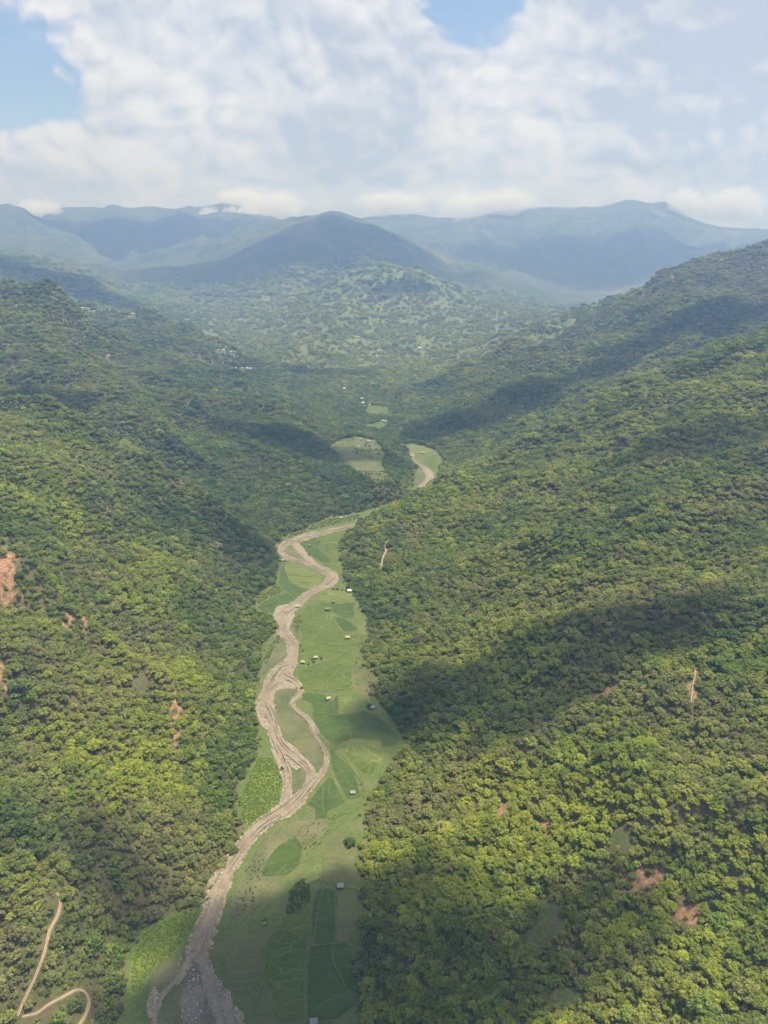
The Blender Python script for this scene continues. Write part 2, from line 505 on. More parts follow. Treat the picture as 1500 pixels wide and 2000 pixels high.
for pts_, hh_, ww_ in CREST:
    P3 = []
    for a_, b_, c_ in pts_:
        u_, w_ = ray_uw(a_, b_); P3.append((float(u_) * c_, float(c_)))
    xs_ = [p_[0] for p_ in P3]; ys_ = [p_[1] for p_ in P3]
    sel = (GX > min(xs_) - 6 * ww_) & (GX < max(xs_) + 6 * ww_) & (GY > min(ys_) - 6 * ww_) & (GY < max(ys_) + 6 * ww_)
    sx_ = GX[sel] + ww_ * 0.45 * perlin(GX[sel] / (ww_ * 2.2), GY[sel] / (ww_ * 2.2), 301)
    sy_ = GY[sel] + ww_ * 0.45 * perlin(GX[sel] / (ww_ * 2.2) + 9, GY[sel] / (ww_ * 2.2), 302)
    best = np.full(sx_.shape, 1e9)
    for (ax, ay), (bx2, by2) in zip(P3[:-1], P3[1:]):
        ex, ey = bx2 - ax, by2 - ay
        t_ = np.clip(((sx_ - ax) * ex + (sy_ - ay) * ey) / (ex * ex + ey * ey), 0, 1)
        best = np.minimum(best, np.hypot(sx_ - ax - t_ * ex, sy_ - ay - t_ * ey))
    ZR[sel] = ZR[sel] + hh_ * np.exp(-best / ww_)
rimcalm = (1 - 0.85 * sstep(8300, 9300, GY)) * (1 - 0.85 * np.exp(-((GY - 6450) / 420) ** 2) - 0.6 * np.exp(-((GY - 4750) / 300) ** 2))
ZZ = ZR + amp * (nz_near * near + nz_mid * midw * 0.8 + nz_far * far2 * rimcalm * sstep(20, 200, hgt))
side = 0.24 * np.clip(SD, 0, 60)
ZZ = np.maximum(ZZ, ZF + side * sstep(4200, 2600, GY))
bl = sstep(0, 26, SD)
ZZ = ZF * (1 - bl) + ZZ * bl
TD = poly_sd(GX, GY, TERR_POLY)
tb = 1 - sstep(0, 30, TD)
ZZ = ZZ * (1 - tb) + (TERR_Z + 0.6 * fbm(GX / 40, GY / 40, 2, 77)) * tb
# fine bumps on the valley floor so that it is not a table
ZZ = ZZ + 0.0 * ZZ
HG = ZZ


def H(x, y):
    x = np.asarray(x, float); y = np.asarray(y, float)
    return bilin(HG, x / y, np.log(y), -U1, U1, VMIN, VMAX)


LY = np.exp(np.linspace(math.log(180.0), math.log(12000.0), 1600))


def hit(px, py):
    """ground point seen at a pixel"""
    u, w = ray_uw(px, py)
    z = CAMZ + w * LY
    g = H(u * LY, LY)
    below = np.nonzero(z < g)[0]
    i = below[0] if len(below) else len(LY) - 1
    if i == 0:
        return Vector((u * LY[0], LY[0], g[0]))
    a = z[i - 1] - g[i - 1]; b = g[i] - z[i]
    Y = LY[i - 1] + (LY[i] - LY[i - 1]) * a / (a + b + 1e-9)
    return Vector((float(u * Y), float(Y), float(H(u * Y, Y))))


# ------------------------------------------------------------------ painted maps of the ground (bare soil, clearings)
SOIL = [  # px, py, rx, ry, strength (bare red earth)
    (14, 1088, 20, 22, 1.0), (22, 1135, 16, 42, 1.0), (5, 1160, 30, 14, 0.9), (-10, 1110, 26, 40, 1), (4, 1318, 8, 34, .8), (22, 1345, 9, 12, .6), (142, 1214, 22, 12, 1.0), (165, 1240, 8, 16, .5), (330, 1335, 12, 8, 0.6), (345, 1378, 11, 30, 1.0),
    (345, 1440, 13, 14, 0.9), (1268, 1716, 27, 24, 1.0), (1230, 1728, 19, 16, 0.9), (1345, 1786, 34, 16, 1.0), (1330, 1735, 12, 32, 0.9), (1295, 1770, 10, 8, .7), (1178, 1765, 15, 15, 0.9),
    (982, 1580, 16, 16, 1.0), (1068, 1612, 14, 12, 0.9), (998, 1605, 12, 6, .6), (1356, 1308, 9, 16, .8), (1352, 1345, 7, 24, .7), (1195, 1350, 40, 9, 0.6), (1150, 1365, 30, 7, 0.6), (1410, 1440, 26, 12, .5), (1270, 1358, 22, 10, .5),
    (1140, 1940, 26, 14, 0.4), (1080, 1935, 28, 14, .4), (330, 1882, 22, 10, 1.0), (750, 1225, 7, 7, 0.8), (1350, 1450, 16, 8, .6), (232, 890, 18, 6, .6), (290, 925, 26, 6, .55), (355, 950, 16, 5, .5),
    (1440, 500, 60, 10, .45), (1300, 545, 30, 14, .4), (1350, 1500, 12, 9, .4), (20, 590, 26, 8, 0.5), (60, 600, 18, 10, .5), (210, 690, 12, 12, .5),
]
CLEAR = [  # grassy clearings
    (1070, 1790, 26, 34, 1.0), (1050, 1815, 20, 24, 0.9), (1210, 1630, 20, 22, 0.6), (1115, 1945, 40, 18, 0.8), (945, 1425, 0, 0, 0), (700, 1285, 12, 26, 0.7), (712, 1325, 22, 20, .8),
    (860, 1190, 0, 0, 0), (480, 762, 28, 5, 0.9), (400, 710, 20, 4, .8), (745, 1225, 0, 0, 0), (740, 1640, 0, 0, 0), (270, 1330, 30, 12, .5), (325, 1345, 14, 10, .5),
]


def blobs(px, py, lst):
    s = np.zeros(np.shape(px))
    for b in lst:
        if b[2] <= 0: continue
        d = ((px - b[0]) / b[2]) ** 2 + ((py - b[1]) / b[3]) ** 2
        s = np.maximum(s, b[4] * np.exp(-d * 0.9))
    return s


GPX, GPY, GF = project(GX, GY, HG)
vis_ok = (GF > 0)
jit = fbm(GX / 9, GY / 9, 3, 55) * 0.55
soil_b = blobs(GPX + 16 * perlin(GX / 7, GY / 7, 61), GPY + 16 * perlin(GX / 7, GY / 7, 62), SOIL)
soil = sstep(0.42, 0.52, soil_b * 0.9 + 0.65 * fbm(GX / 7, GY / 3.5, 3, 58)) * (soil_b > 0.15) * sstep(2, 12, SD)
clear_b = blobs(GPX + 14 * perlin(GX / 9, GY / 9, 63), GPY + 14 * perlin(GX / 9, GY / 9, 64), CLEAR)
clear = sstep(0.28, 0.42, clear_b + 0.35 * fbm(GX / 6, GY / 6, 3, 59)) * (clear_b > 0.12)
SOILG, CLEARG = soil, clear


def gsample(grid, x, y):
    return bilin(grid, x / y, np.log(y), -U1, U1, VMIN, VMAX)


# ------------------------------------------------------------------ ground material
m_ground, T = new_mat('ground')
pos = T.n('ShaderNodeNewGeometry').outputs['Position']
a_soil = T.n('ShaderNodeAttribute', attribute_name='soil').outputs['Fac']
a_floor = T.n('ShaderNodeAttribute', attribute_name='valley').outputs['Fac']
a_far = T.n('ShaderNodeAttribute', attribute_name='far').outputs['Fac']
fine = T.noise(pos, 0.35, 6.0, 0.65)
mid = T.noise(pos, 0.045, 4.0, 0.6)
bigp = T.noise(pos, 0.006, 4.0, 0.6)
under = T.mix(T.ramp(fine, 0.3, 0.7), (0.062, 0.075, 0.026), (0.145, 0.145, 0.058))
under = T.mix(T.ramp(mid, 0.4, 0.7), under, (0.13, 0.105, 0.062))
earth = T.mix(T.ramp(fine, 0.35, 0.65), (0.23, 0.115, 0.062), (0.42, 0.255, 0.155))
earth = T.mix(T.ramp(T.noise(pos, 1.1, 4.0, 0.7), 0.52, 0.62, 0.0, 0.7), earth, (0.13, 0.12, 0.05))
turf = T.mix(T.ramp(fine, 0.3, 0.75), (0.080, 0.115, 0.032), (0.135, 0.165, 0.052))
turf = T.mix(T.ramp(mid, 0.45, 0.72), turf, (0.15, 0.15, 0.065))
fcl = T.noise(pos, 0.011, 6.0, 0.7)
farc = T.mix(T.ramp(fcl, 0.35, 0.65), (0.030, 0.046, 0.020), (0.105, 0.115, 0.055))
farc = T.mix(T.ramp(T.noise(pos, 0.0026, 5.0, 0.65), 0.52, 0.68), farc, (0.14, 0.14, 0.07))
spots = T.n('ShaderNodeTexVoronoi', {'Vector': pos, 'Scale': 0.045, 'Randomness': 1.0})
farc = T.mix(T.ramp(spots.outputs['Distance'], 0.15, 0.75, 0.55, 0.0), farc, (0.030, 0.048, 0.020))
a_deep = T.n('ShaderNodeAttribute', attribute_name='deep').outputs['Fac']
farl = T.mix(T.ramp(fcl, 0.35, 0.65), (0.088, 0.122, 0.040), (0.150, 0.180, 0.066))
farl = T.mix(T.ramp(T.noise(pos, 0.004, 5.0, 0.65), 0.45, 0.70, 0.0, 0.8), farl, (0.175, 0.180, 0.085))
farl = T.mix(T.ramp(spots.outputs['Distance'], 0.10, 0.60, 0.40, 0.0), farl, (0.045, 0.072, 0.026))
farc = T.mix(a_deep, farl, farc)
c = T.mix(a_far, under, farc)
c = T.mix(a_floor, c, turf)
c = T.mix(a_soil, c, earth)
bmp = T.n('ShaderNodeBump', {'Height': T.math('ADD', T.noise(pos, 0.5, 5.0, 0.6), T.math('MULTIPLY', T.math('MULTIPLY', a_far, 14.0), T.noise(pos, 0.03, 4.0, 0.7))), 'Strength': 0.8, 'Distance': 0.8})
bs = T.n('ShaderNodeBsdfPrincipled', {'Base Color': c, 'Roughness': 0.95, 'Specular IOR Level': 0.1, 'Normal': bmp.outputs[0]})
finish(T, bs.outputs[0])

# open lush banks
verts = np.stack([GX.ravel(), GY.ravel(), HG.ravel()], 1)
idx = np.arange(NU * NV).reshape(NV, NU)
quads = np.stack([idx[:-1, :-1].ravel(), idx[:-1, 1:].ravel(), idx[1:, 1:].ravel(), idx[1:, :-1].ravel()], 1)
me = bpy.data.meshes.new('terrain')
me.vertices.add(len(verts)); me.vertices.foreach_set('co', verts.astype(np.float32).ravel())
me.loops.add(quads.size); me.loops.foreach_set('vertex_index', quads.astype(np.int32).ravel())
me.polygons.add(len(quads)); me.polygons.foreach_set('loop_start', (np.arange(len(quads)) * 4).astype(np.int32))
me.polygons.foreach_set('loop_total', np.full(len(quads), 4, np.int32))
me.polygons.foreach_set('use_smooth', np.ones(len(quads), bool))
for nm, arr in (('soil', soil), ('valley', np.maximum((1 - sstep(-2, 5, SD)), np.maximum((TD < 4) * 1.0, clear * 0.55))), ('far', sstep(2450, 3000, GY)), ('deep', np.clip(sstep(4900, 5700, GY) + sstep(-0.27, -0.36, GU) * (GY > 3000), 0, 1))):
    at = me.attributes.new(nm, 'FLOAT', 'POINT')
    at.data.foreach_set('value', arr.astype(np.float32).ravel())
me.materials.append(m_ground)
me.update(calc_edges=True)
terrain = bpy.data.objects.new('terrain', me)
COL.objects.link(terrain)
tag(terrain, 'green valley floor with forested hillsides and far blue mountains', None, None, 'structure')

# ------------------------------------------------------------------ valley floor: fields, gravel, river, tracks
def densify(poly, closed=True, step=3.0, jit=0.35, seed=0):
    rr = random.Random(seed)
    out = []
    n = len(poly)
    for i in range(n if closed else n - 1):
        a = Vector(poly[i]); b = Vector(poly[(i + 1) % n])
        L = (b - a).length
        k = max(1, int(L / step))
        nrm = Vector((-(b - a).y, (b - a).x)) / max(L, 1e-6)
        for j in range(k):
            t = j / k
            p = a.lerp(b, t)
            if j: p = p + nrm * rr.uniform(-jit, jit) * min(1, L / 8)
            out.append(p)
    if not closed: out.append(Vector(poly[-1]))
    return out


def smooth_line(pts, sub=5):
    """Catmull-Rom through tuples of any length"""
    P_ = [np.array(p, float) for p in pts]
    P_ = [2 * P_[0] - P_[1]] + P_ + [2 * P_[-1] - P_[-2]]
    out = []
    for i in range(1, len(P_) - 2):
        for k in range(sub):
            t = k / sub
            a, b, c_, d = P_[i - 1], P_[i], P_[i + 1], P_[i + 2]
            out.append(0.5 * ((2 * b) + (-a + c_) * t + (2 * a - 5 * b + 4 * c_ - d) * t * t + (-a + 3 * b - 3 * c_ + d) * t ** 3))
    out.append(P_[-2])
    return out


class Sheet:
    """collects flat sheets that lie on the valley floor"""
    def __init__(self):
        self.v = []; self.f = []; self.layer = 0

    def ribbon(self, pts, off, jitter=0.10, sub=6, seed=0, ground=False, mn=0.0):
        rr = random.Random(seed + len(self.v))
        line = smooth_line([(p[0], p[1], p[2]) for p in pts], sub)
        if not ground and mn == 0.0:
            fl = []
            for i, p in enumerate(line):
                a = line[max(0, i - 1)]; b = line[min(len(line) - 1, i + 1)]
                dd = b - a
                k_ = 0.50 + 0.50 * min(1.0, abs(dd[1]) / (math.hypot(dd[0], dd[1]) + 1e-9))
                fl.append((p[0], p[1], p[2] * k_))
            line = fl
        off = off + self.layer * 0.012; self.layer += 1
        base = len(self.v)
        rows = 0
        for i, p in enumerate(line):
            a = line[max(0, i - 1)]; b = line[min(len(line) - 1, i + 1)]
            if ground:
                q = hit(p[0], p[1]); qa = hit(a[0], a[1]); qb = hit(b[0], b[1])
                t = Vector((qb.x - qa.x, qb.y - qa.y)); L = t.length + 1e-9
                nr = Vector((t.y, -t.x)) / L * p[2] * 0.5
                lf = (q.x - nr.x, q.y - nr.y); rt = (q.x + nr.x, q.y + nr.y)
            else:
                x0, y0 = floor_pt(a[0], a[1]); x1, y1 = floor_pt(b[0], b[1]); xc, yc = floor_pt(p[0], p[1])
                tx, ty = float(x1 - x0), float(y1 - y0)
                L = math.hypot(tx, ty) + 1e-9
                # the width was read across the picture: turn it into metres on the ground
                sc_ = (math.hypot(float(xc), float(yc)) ** 2 + CAMZ ** 2) ** 0.5 / FPX
                dx, dy_ = b[0] - a[0], b[1] - a[1]
                l2 = math.hypot(dx, dy_) + 1e-9
                ex, ey = floor_pt(p[0] - dy_ / l2 * 2, p[1] + dx / l2 * 2)
                # perpendicular distance on the ground of that screen step
                perp = abs((float(ex) - float(xc)) * (ty / L) - (float(ey) - float(yc)) * (tx / L)) / 2
                w = max(p[2] * perp, mn) * 0.5
                nx, ny = ty / L, -tx / L
                wl = w * (1 + rr.uniform(-jitter, jitter)); wr = w * (1 + rr.uniform(-jitter, jitter))
                lf = (float(xc) - nx * wl, float(yc) - ny * wl); rt = (float(xc) + nx * wr, float(yc) + ny * wr)
            for q2 in (lf, ((lf[0] + rt[0]) / 2, (lf[1] + rt[1]) / 2), rt):
                self.v.append((q2[0], q2[1], float(H(q2[0], q2[1])) + off))
            rows += 1
        for i in range(rows - 1):
            for k in (0, 1):
                a = base + i * 3 + k
                self.f.append((a, a + 1, a + 4, a + 3))
        return self

    def poly(self, px_pts, off, seed=0, jit=0.5, smooth=True, terr=None):
        off = off + self.layer * 0.012; self.layer += 1
        pts = px_pts
        if smooth:
            n = len(px_pts)
            ext = [px_pts[-1]] + list(px_pts) + [px_pts[0], px_pts[1]]
            sm = []
            for i in range(1, n + 1):
                a, b, c_, d = (np.array(ext[j], float) for j in (i - 1, i, i + 1, i + 2))
                for t in (0.0, 0.33, 0.66):
                    q = 0.5 * ((2 * b) + (-a + c_) * t * .6 + 0) if False else None
                    cr = 0.5 * ((2 * b) + (-a + c_) * t + (2 * a - 5 * b + 4 * c_ - d) * t * t + (-a + 3 * b - 3 * c_ + d) * t ** 3)
                    ln = b + (c_ - b) * t
                    sm.append(tuple(ln * 0.5 + cr * 0.5))
            pts = sm
        w = []
        for p in pts:
            x, y = (plane_pt(p[0], p[1], TERR_Z) if terr else floor_pt(p[0], p[1]))
            w.append((float(x), float(y)))
        w = densify(w, True, 4.0, jit, seed)
        bm = bmesh.new()
        vs = [bm.verts.new((p.x, p.y, 0)) for p in w]
        es = [bm.edges.new((vs[i], vs[(i + 1) % len(vs)])) for i in range(len(vs))]
        bmesh.ops.triangle_fill(bm, use_beauty=True, edges=es, normal=(0, 0, 1))
        bm.verts.index_update()
        base = len(self.v)
        for v in bm.verts:
            self.v.append((v.co.x, v.co.y, (TERR_Z + 0.9 if terr else float(floor_z(v.co.y))) + off))
        for f in bm.faces:
            ids = [v.index + base for v in f.verts]
            if f.normal.z < 0: ids.reverse()
            self.f.append(tuple(ids))
        bm.free()
        return self

    def build(self, name, m, label, kind='structure'):
        o = mesh_obj(name, self.v, self.f, m)
        return tag(o, label, None, None, kind)


def field_mat(name, a, b, stripe=0.25, ang=0.3, freq=0.55, cells=0.0):
    m, T = new_mat(name)
    pos = T.n('ShaderNodeNewGeometry').outputs['Position']
    mp = T.n('ShaderNodeMapping', {'Vector': pos, 'Rotation': (0, 0, ang), 'Scale': (0.06, freq, 0.3)})
    n1 = T.noise(mp.outputs[0], 1.0, 4.0, 0.6, 0.6)
    n2 = T.noise(pos, 0.5, 5.0, 0.65)
    n3 = T.noise(pos, 0.035, 4.0, 0.6)
    f = T.math('ADD', T.math('MULTIPLY', n1, stripe), T.math('ADD', T.math('MULTIPLY', n2, 0.45), T.math('MULTIPLY', n3, 0.8 - stripe)))
    c = T.mix(T.ramp(f, 0.44, 0.80), a, b)
    wp_ = T.n('ShaderNodeTexNoise', {'Vector': pos, 'Scale': 0.05, 'Detail': 2.0})
    wv_ = T.vmath('ADD', T.vmath('MULTIPLY', pos, (0.055, 0.10, 0.0)), T.vmath('MULTIPLY', wp_.outputs['Color'], (1.4, 1.4, 0)))
    vo_ = T.n('ShaderNodeTexVoronoi', {'Vector': wv_, 'Scale': 1.0}, feature='DISTANCE_TO_EDGE')
    c = T.mix(T.ramp(vo_.outputs['Distance'], 0.0, 0.045, 0.5 * cells, 0.0), c, tuple(q * 1.9 + 0.02 for q in b))
    vc_ = T.n('ShaderNodeTexVoronoi', {'Vector': wv_, 'Scale': 1.0})
    sc_ = T.n('ShaderNodeSeparateColor', {0: vc_.outputs['Color']})
    c = T.mix(T.math('MULTIPLY', sc_.outputs[0], 0.34 * cells), c, tuple(q * 0.62 for q in a))
    bmp = T.n('ShaderNodeBump', {'Height': T.math('ADD', n2, n1), 'Strength': 0.5, 'Distance': 0.25})
    bs = T.n('ShaderNodeBsdfPrincipled', {'Base Color': c, 'Roughness': 0.9, 'Specular IOR Level': 0.15, 'Normal': bmp.outputs[0]})
    finish(T, bs.outputs[0])
    return m


m_dark = field_mat('rice_dark', (0.046, 0.078, 0.019), (0.076, 0.114, 0.028), cells=0.5)
m_mid = field_mat('rice_mid', (0.066, 0.098, 0.020), (0.108, 0.140, 0.032), 0.2, 0.9, cells=0.7)
m_light = field_mat('rice_light', (0.095, 0.128, 0.032), (0.145, 0.170, 0.050), 0.3, 0.15, 0.8, cells=0.6)
m_till = field_mat('tilled', (0.085, 0.105, 0.036), (0.150, 0.150, 0.062), 0.45, 0.05, 0.45)
m_scrub = field_mat('riverside_scrub', (0.075, 0.095, 0.038), (0.170, 0.165, 0.080), 0.15, 1.2, 0.4)
m_terr = field_mat('terrace_crop', (0.070, 0.095, 0.034), (0.150, 0.150, 0.062), 0.45, 0.1, 0.3, cells=0.8)

FIELDS = [
    ('rice_field', m_dark, 'dark green rice field inside the upper river bend', [(583, 1062), (615, 1050), (625, 1060), (622, 1070), (636, 1085), (648, 1099), (630, 1099), (615, 1090), (600, 1078)]),
    ('rice_field', m_mid, 'mid green rice field at the foot of the right spur beside the upper bend', [(617, 1049), (680, 1038), (672, 1060), (650, 1078), (661, 1099), (650, 1099), (638, 1085), (625, 1070), (627, 1060)]),
    ('rice_field', m_mid, 'mid green field narrowing beside the river under the right spur', [(632, 1102), (662, 1102), (668, 1122), (664, 1136), (655, 1122)]),
    ('rice_field', m_light, 'pale finely terraced rice field on the left bank inside the bend', [(556, 1103), (575, 1101), (600, 1109), (622, 1113), (632, 1123), (624, 1138), (612, 1146), (602, 1149), (585, 1145), (567, 1135), (560, 1120)]),
    ('rice_field', m_dark, 'dark green field curving round the pale terraced rice field', [(548, 1112), (555, 1106), (560, 1124), (567, 1138), (585, 1148), (601, 1151), (590, 1160), (578, 1170), (560, 1155), (545, 1141)]),
    ('rice_field', m_dark, 'dark green left bank field below the forest edge near the river', [(503, 1187), (515, 1176), (540, 1163), (560, 1160), (576, 1173), (562, 1185), (542, 1196), (520, 1196)]),
    ('rice_field', m_light, 'light green rice field beside the hut with a bright white roof', [(627, 1160), (650, 1152), (690, 1159), (700, 1168), (692, 1174), (660, 1178), (625, 1174)]),
    ('rice_field', m_dark, 'dark green rice field below the light one, touching the forest', [(624, 1177), (660, 1180), (694, 1176), (690, 1190), (693, 1204), (672, 1207), (650, 1196), (632, 1186)]),
    ('rice_field', m_dark, 'small dark diamond shaped field in the mid green plain', [(653, 1207), (665, 1206), (682, 1213), (700, 1230), (690, 1232), (672, 1233), (662, 1220)]),
    ('rice_field', m_mid, 'broad mid green plain of rice around the pale hut', [(578, 1215), (600, 1185), (625, 1181), (645, 1197), (652, 1212), (668, 1236), (700, 1234), (716, 1246), (700, 1265), (684, 1274), (640, 1285), (600, 1288), (590, 1300), (580, 1290), (583, 1260), (592, 1240)]),
    ('rice_field', m_mid, 'mid green field between the thin path and the two small huts', [(580, 1322), (602, 1302), (640, 1290), (688, 1275), (686, 1300), (687, 1338), (660, 1344), (625, 1350), (602, 1349), (592, 1335)]),
    ('rice_field', m_dark, 'dark green field around the yellowish hut', [(592, 1353), (632, 1357), (645, 1370), (660, 1358), (660, 1393), (640, 1396), (612, 1390), (610, 1375), (592, 1366)]),
    ('rice_field', m_light, 'light green square field beside the yellowish hut', [(664, 1362), (687, 1361), (690, 1380), (708, 1388), (684, 1393), (662, 1394)]),
    ('rice_field', m_dark, 'large dark green rice field below the blue roofed hut', [(612, 1393), (650, 1398), (690, 1395), (712, 1389), (738, 1400), (760, 1420), (780, 1442), (772, 1455), (745, 1458), (744, 1446), (690, 1442), (655, 1455), (630, 1435), (614, 1412)]),
    ('rice_field', m_light, 'light olive field under the large dark rice field', [(690, 1445), (742, 1448), (741, 1462), (762, 1478), (735, 1489), (700, 1480), (672, 1467)]),
    ('rice_field', m_mid, 'mid green field wedge at the forest edge under the olive field', [(675, 1471), (700, 1483), (735, 1492), (724, 1512), (700, 1502)]),
    ('rice_field', m_dark, 'dark field strip around the lone grey roofed hut', [(646, 1462), (662, 1480), (690, 1510), (700, 1540), (702, 1557), (680, 1560), (668, 1540), (655, 1512), (647, 1486)]),
    ('rice_field', m_dark, 'dark terraced field with curved bunds beside the river', [(645, 1518), (630, 1532), (602, 1570), (615, 1580), (618, 1598), (638, 1596), (640, 1584), (670, 1568), (662, 1545)]),
    ('tilled_field', m_till, 'brown tilled field above the grey green hut', [(636, 1640), (660, 1628), (688, 1642), (690, 1690), (695, 1738), (660, 1730), (640, 1727), (630, 1718), (633, 1680)]),
    ('rice_field', m_light, 'yellow green patch left of the brown tilled field', [(597, 1695), (628, 1690), (628, 1710), (602, 1728), (590, 1715)]),
    ('rice_field', m_dark, 'dark green field strip below the grey green hut', [(622, 1736), (657, 1741), (657, 1790), (654, 1838), (614, 1843), (609, 1800), (613, 1760)]),
    ('tilled_field', m_till, 'dull olive field right of the dark strip at the forest edge', [(661, 1741), (697, 1746), (701, 1775), (698, 1810), (685, 1833), (658, 1838)]),
    ('rice_field', m_dark, 'darkest rice field in the shade at the bottom of the valley', [(608, 1851), (676, 1843), (686, 1870), (694, 1900), (703, 1950), (655, 1990), (603, 1985), (603, 1900)]),
    ('rice_field', m_dark, 'dark domed field with faint curved bunds right of the river', [(545, 1652), (575, 1637), (590, 1652), (584, 1688), (560, 1708), (512, 1710), (522, 1680)]),
    ('tilled_field', m_till, 'brown stepped paddies with dark edges close to the lower river', [(452, 1850), (500, 1832), (512, 1870), (505, 1920), (472, 1948), (448, 1922), (442, 1890)]),
    ('rice_field', m_mid, 'dull green field in the middle of the lower valley floor', [(518, 1845), (560, 1792), (598, 1762), (598, 1850), (590, 1990), (540, 1990), (522, 1920)]),
    ('tilled_field', m_till, 'brownish field at the very bottom of the picture', [(500, 1960), (530, 1930), (538, 1995), (590, 2000), (595, 2060), (480, 2060)]),
    ('rice_field', m_light, 'small pale field in the narrow valley behind the spur', [(798, 870), (818, 866), (838, 872), (843, 884), (815, 886), (800, 880)]),
    ('rice_field', m_mid, 'small green field right of the upper stream', [(832, 893), (850, 890), (858, 900), (852, 918), (838, 912), (828, 902)]),
    ('rice_field', m_mid, 'pale far valley floor field framed by dark trees', [(716, 800), (735, 792), (758, 796), (762, 808), (735, 815), (716, 812)]),
    ('rice_field', m_mid, 'pale olive field in front of the far white huts', [(713, 830), (740, 824), (760, 832), (752, 840), (726, 838)]),
]
SH_N = 0
for nm, m, lab, pts in FIELDS:
    s = Sheet(); s.layer = SH_N; SH_N += 1
    s.poly(pts, 0.08, seed=SH_N, jit=0.6)
    s.build(nm, m, lab)
s = Sheet().poly([(648, 872), (665, 862), (700, 855), (732, 862), (744, 880), (738, 905), (758, 934), (740, 940), (702, 922), (676, 900)], 0.15, seed=99, jit=5.0, terr=True)
s.build('terrace_field', m_terr, 'olive brown field on the raised terrace above the stream')

# scrubby ground between the river arms and dry bars
s = Sheet(); s.layer = 2
SCRUB = [
    [(556, 1068), (570, 1066), (585, 1080), (598, 1094), (590, 1099), (570, 1093), (556, 1084)],
    [(520, 1345), (545, 1332), (580, 1338), (582, 1355), (565, 1372), (575, 1392), (600, 1410), (618, 1440), (630, 1470), (628, 1500), (612, 1500), (596, 1478), (570, 1455), (548, 1430), (538, 1395), (530, 1365)],
    [(512, 1300), (530, 1265), (548, 1240), (560, 1262), (562, 1280), (540, 1300), (522, 1312), (515, 1318)],
    [(527, 1318), (545, 1304), (552, 1308), (545, 1325), (530, 1334)],
    [(565, 1205), (580, 1215), (590, 1238), (585, 1258), (578, 1252), (566, 1225)],
    [(640, 1600), (600, 1600), (560, 1610), (520, 1640), (495, 1670), (470, 1720), (450, 1770), (455, 1800), (480, 1790), (520, 1750), (560, 1700), (600, 1650), (640, 1625)],
    [(400, 1890), (415, 1900), (438, 1950), (470, 2020), (300, 2020), (300, 1960), (330, 1900), (350, 1860), (372, 1880)],
    [(300, 1905), (335, 1870), (355, 1880), (340, 1915), (300, 1960), (288, 1990), (284, 1960)],
    [(615, 1140), (655, 1128), (652, 1140), (625, 1152)],
    [(812, 935), (822, 925), (835, 935), (830, 945), (815, 950)],
]
for k, p in enumerate(SCRUB):
    s.poly(p, 0.05, seed=200 + k, jit=0.9)
s.build('riverside_scrub', m_scrub, 'olive and tan scrubby ground between the river arms')


def gravel_mat():
    m, T = new_mat('gravel')
    pos = T.n('ShaderNodeNewGeometry').outputs['Position']
    v = T.n('ShaderNodeTexVoronoi', {'Vector': pos, 'Scale': 1.7, 'Randomness': 1.0})
    n = T.noise(pos, 0.22, 6.0, 0.75)
    n2 = T.noise(pos, 1.6, 3.0, 0.7)
    sp = T.n('ShaderNodeSeparateColor', {0: v.outputs['Color']})
    f = T.math('ADD', T.math('MULTIPLY', sp.outputs[0], 0.45), T.math('MULTIPLY', n, 0.6))
    c = T.mix(T.ramp(f, 0.30, 0.85), (0.130, 0.108, 0.072), (0.47, 0.40, 0.285))
    c = T.mix(T.ramp(n, 0.56, 0.68), c, (0.12, 0.12, 0.055))
    c = T.mix(T.ramp(n2, 0.66, 0.72, 0.0, 0.7), c, (0.62, 0.58, 0.50))
    bmp = T.n('ShaderNodeBump', {'Height': T.math('ADD', v.outputs['Distance'], n2), 'Strength': 0.6, 'Distance': 0.3})
    bs = T.n('ShaderNodeBsdfPrincipled', {'Base Color': c, 'Roughness': 0.9, 'Specular IOR Level': 0.2, 'Normal': bmp.outputs[0]})
    finish(T, bs.outputs[0])
    return m


def river_mat():
    m, T = new_mat('muddy_water')
    pos = T.n('ShaderNodeNewGeometry').outputs['Position']
    n = T.noise(pos, 0.10, 5.0, 0.65)
    n2 = T.noise(pos, 0.8, 4.0, 0.6)
    c = T.mix(T.ramp(n, 0.3, 0.7), (0.190, 0.152, 0.100), (0.275, 0.225, 0.155))
    c = T.mix(T.ramp(n2, 0.66, 0.74, 0, 0.6), c, (0.48, 0.44, 0.37))
    bmp = T.n('ShaderNodeBump', {'Height': T.noise(pos, 1.2, 4.0, 0.6), 'Strength': 0.35, 'Distance': 0.15})
    bs = T.n('ShaderNodeBsdfPrincipled', {'Base Color': c, 'Roughness': 0.42, 'Specular IOR Level': 0.35, 'Normal': bmp.outputs[0]})
    finish(T, bs.outputs[0])
    return m


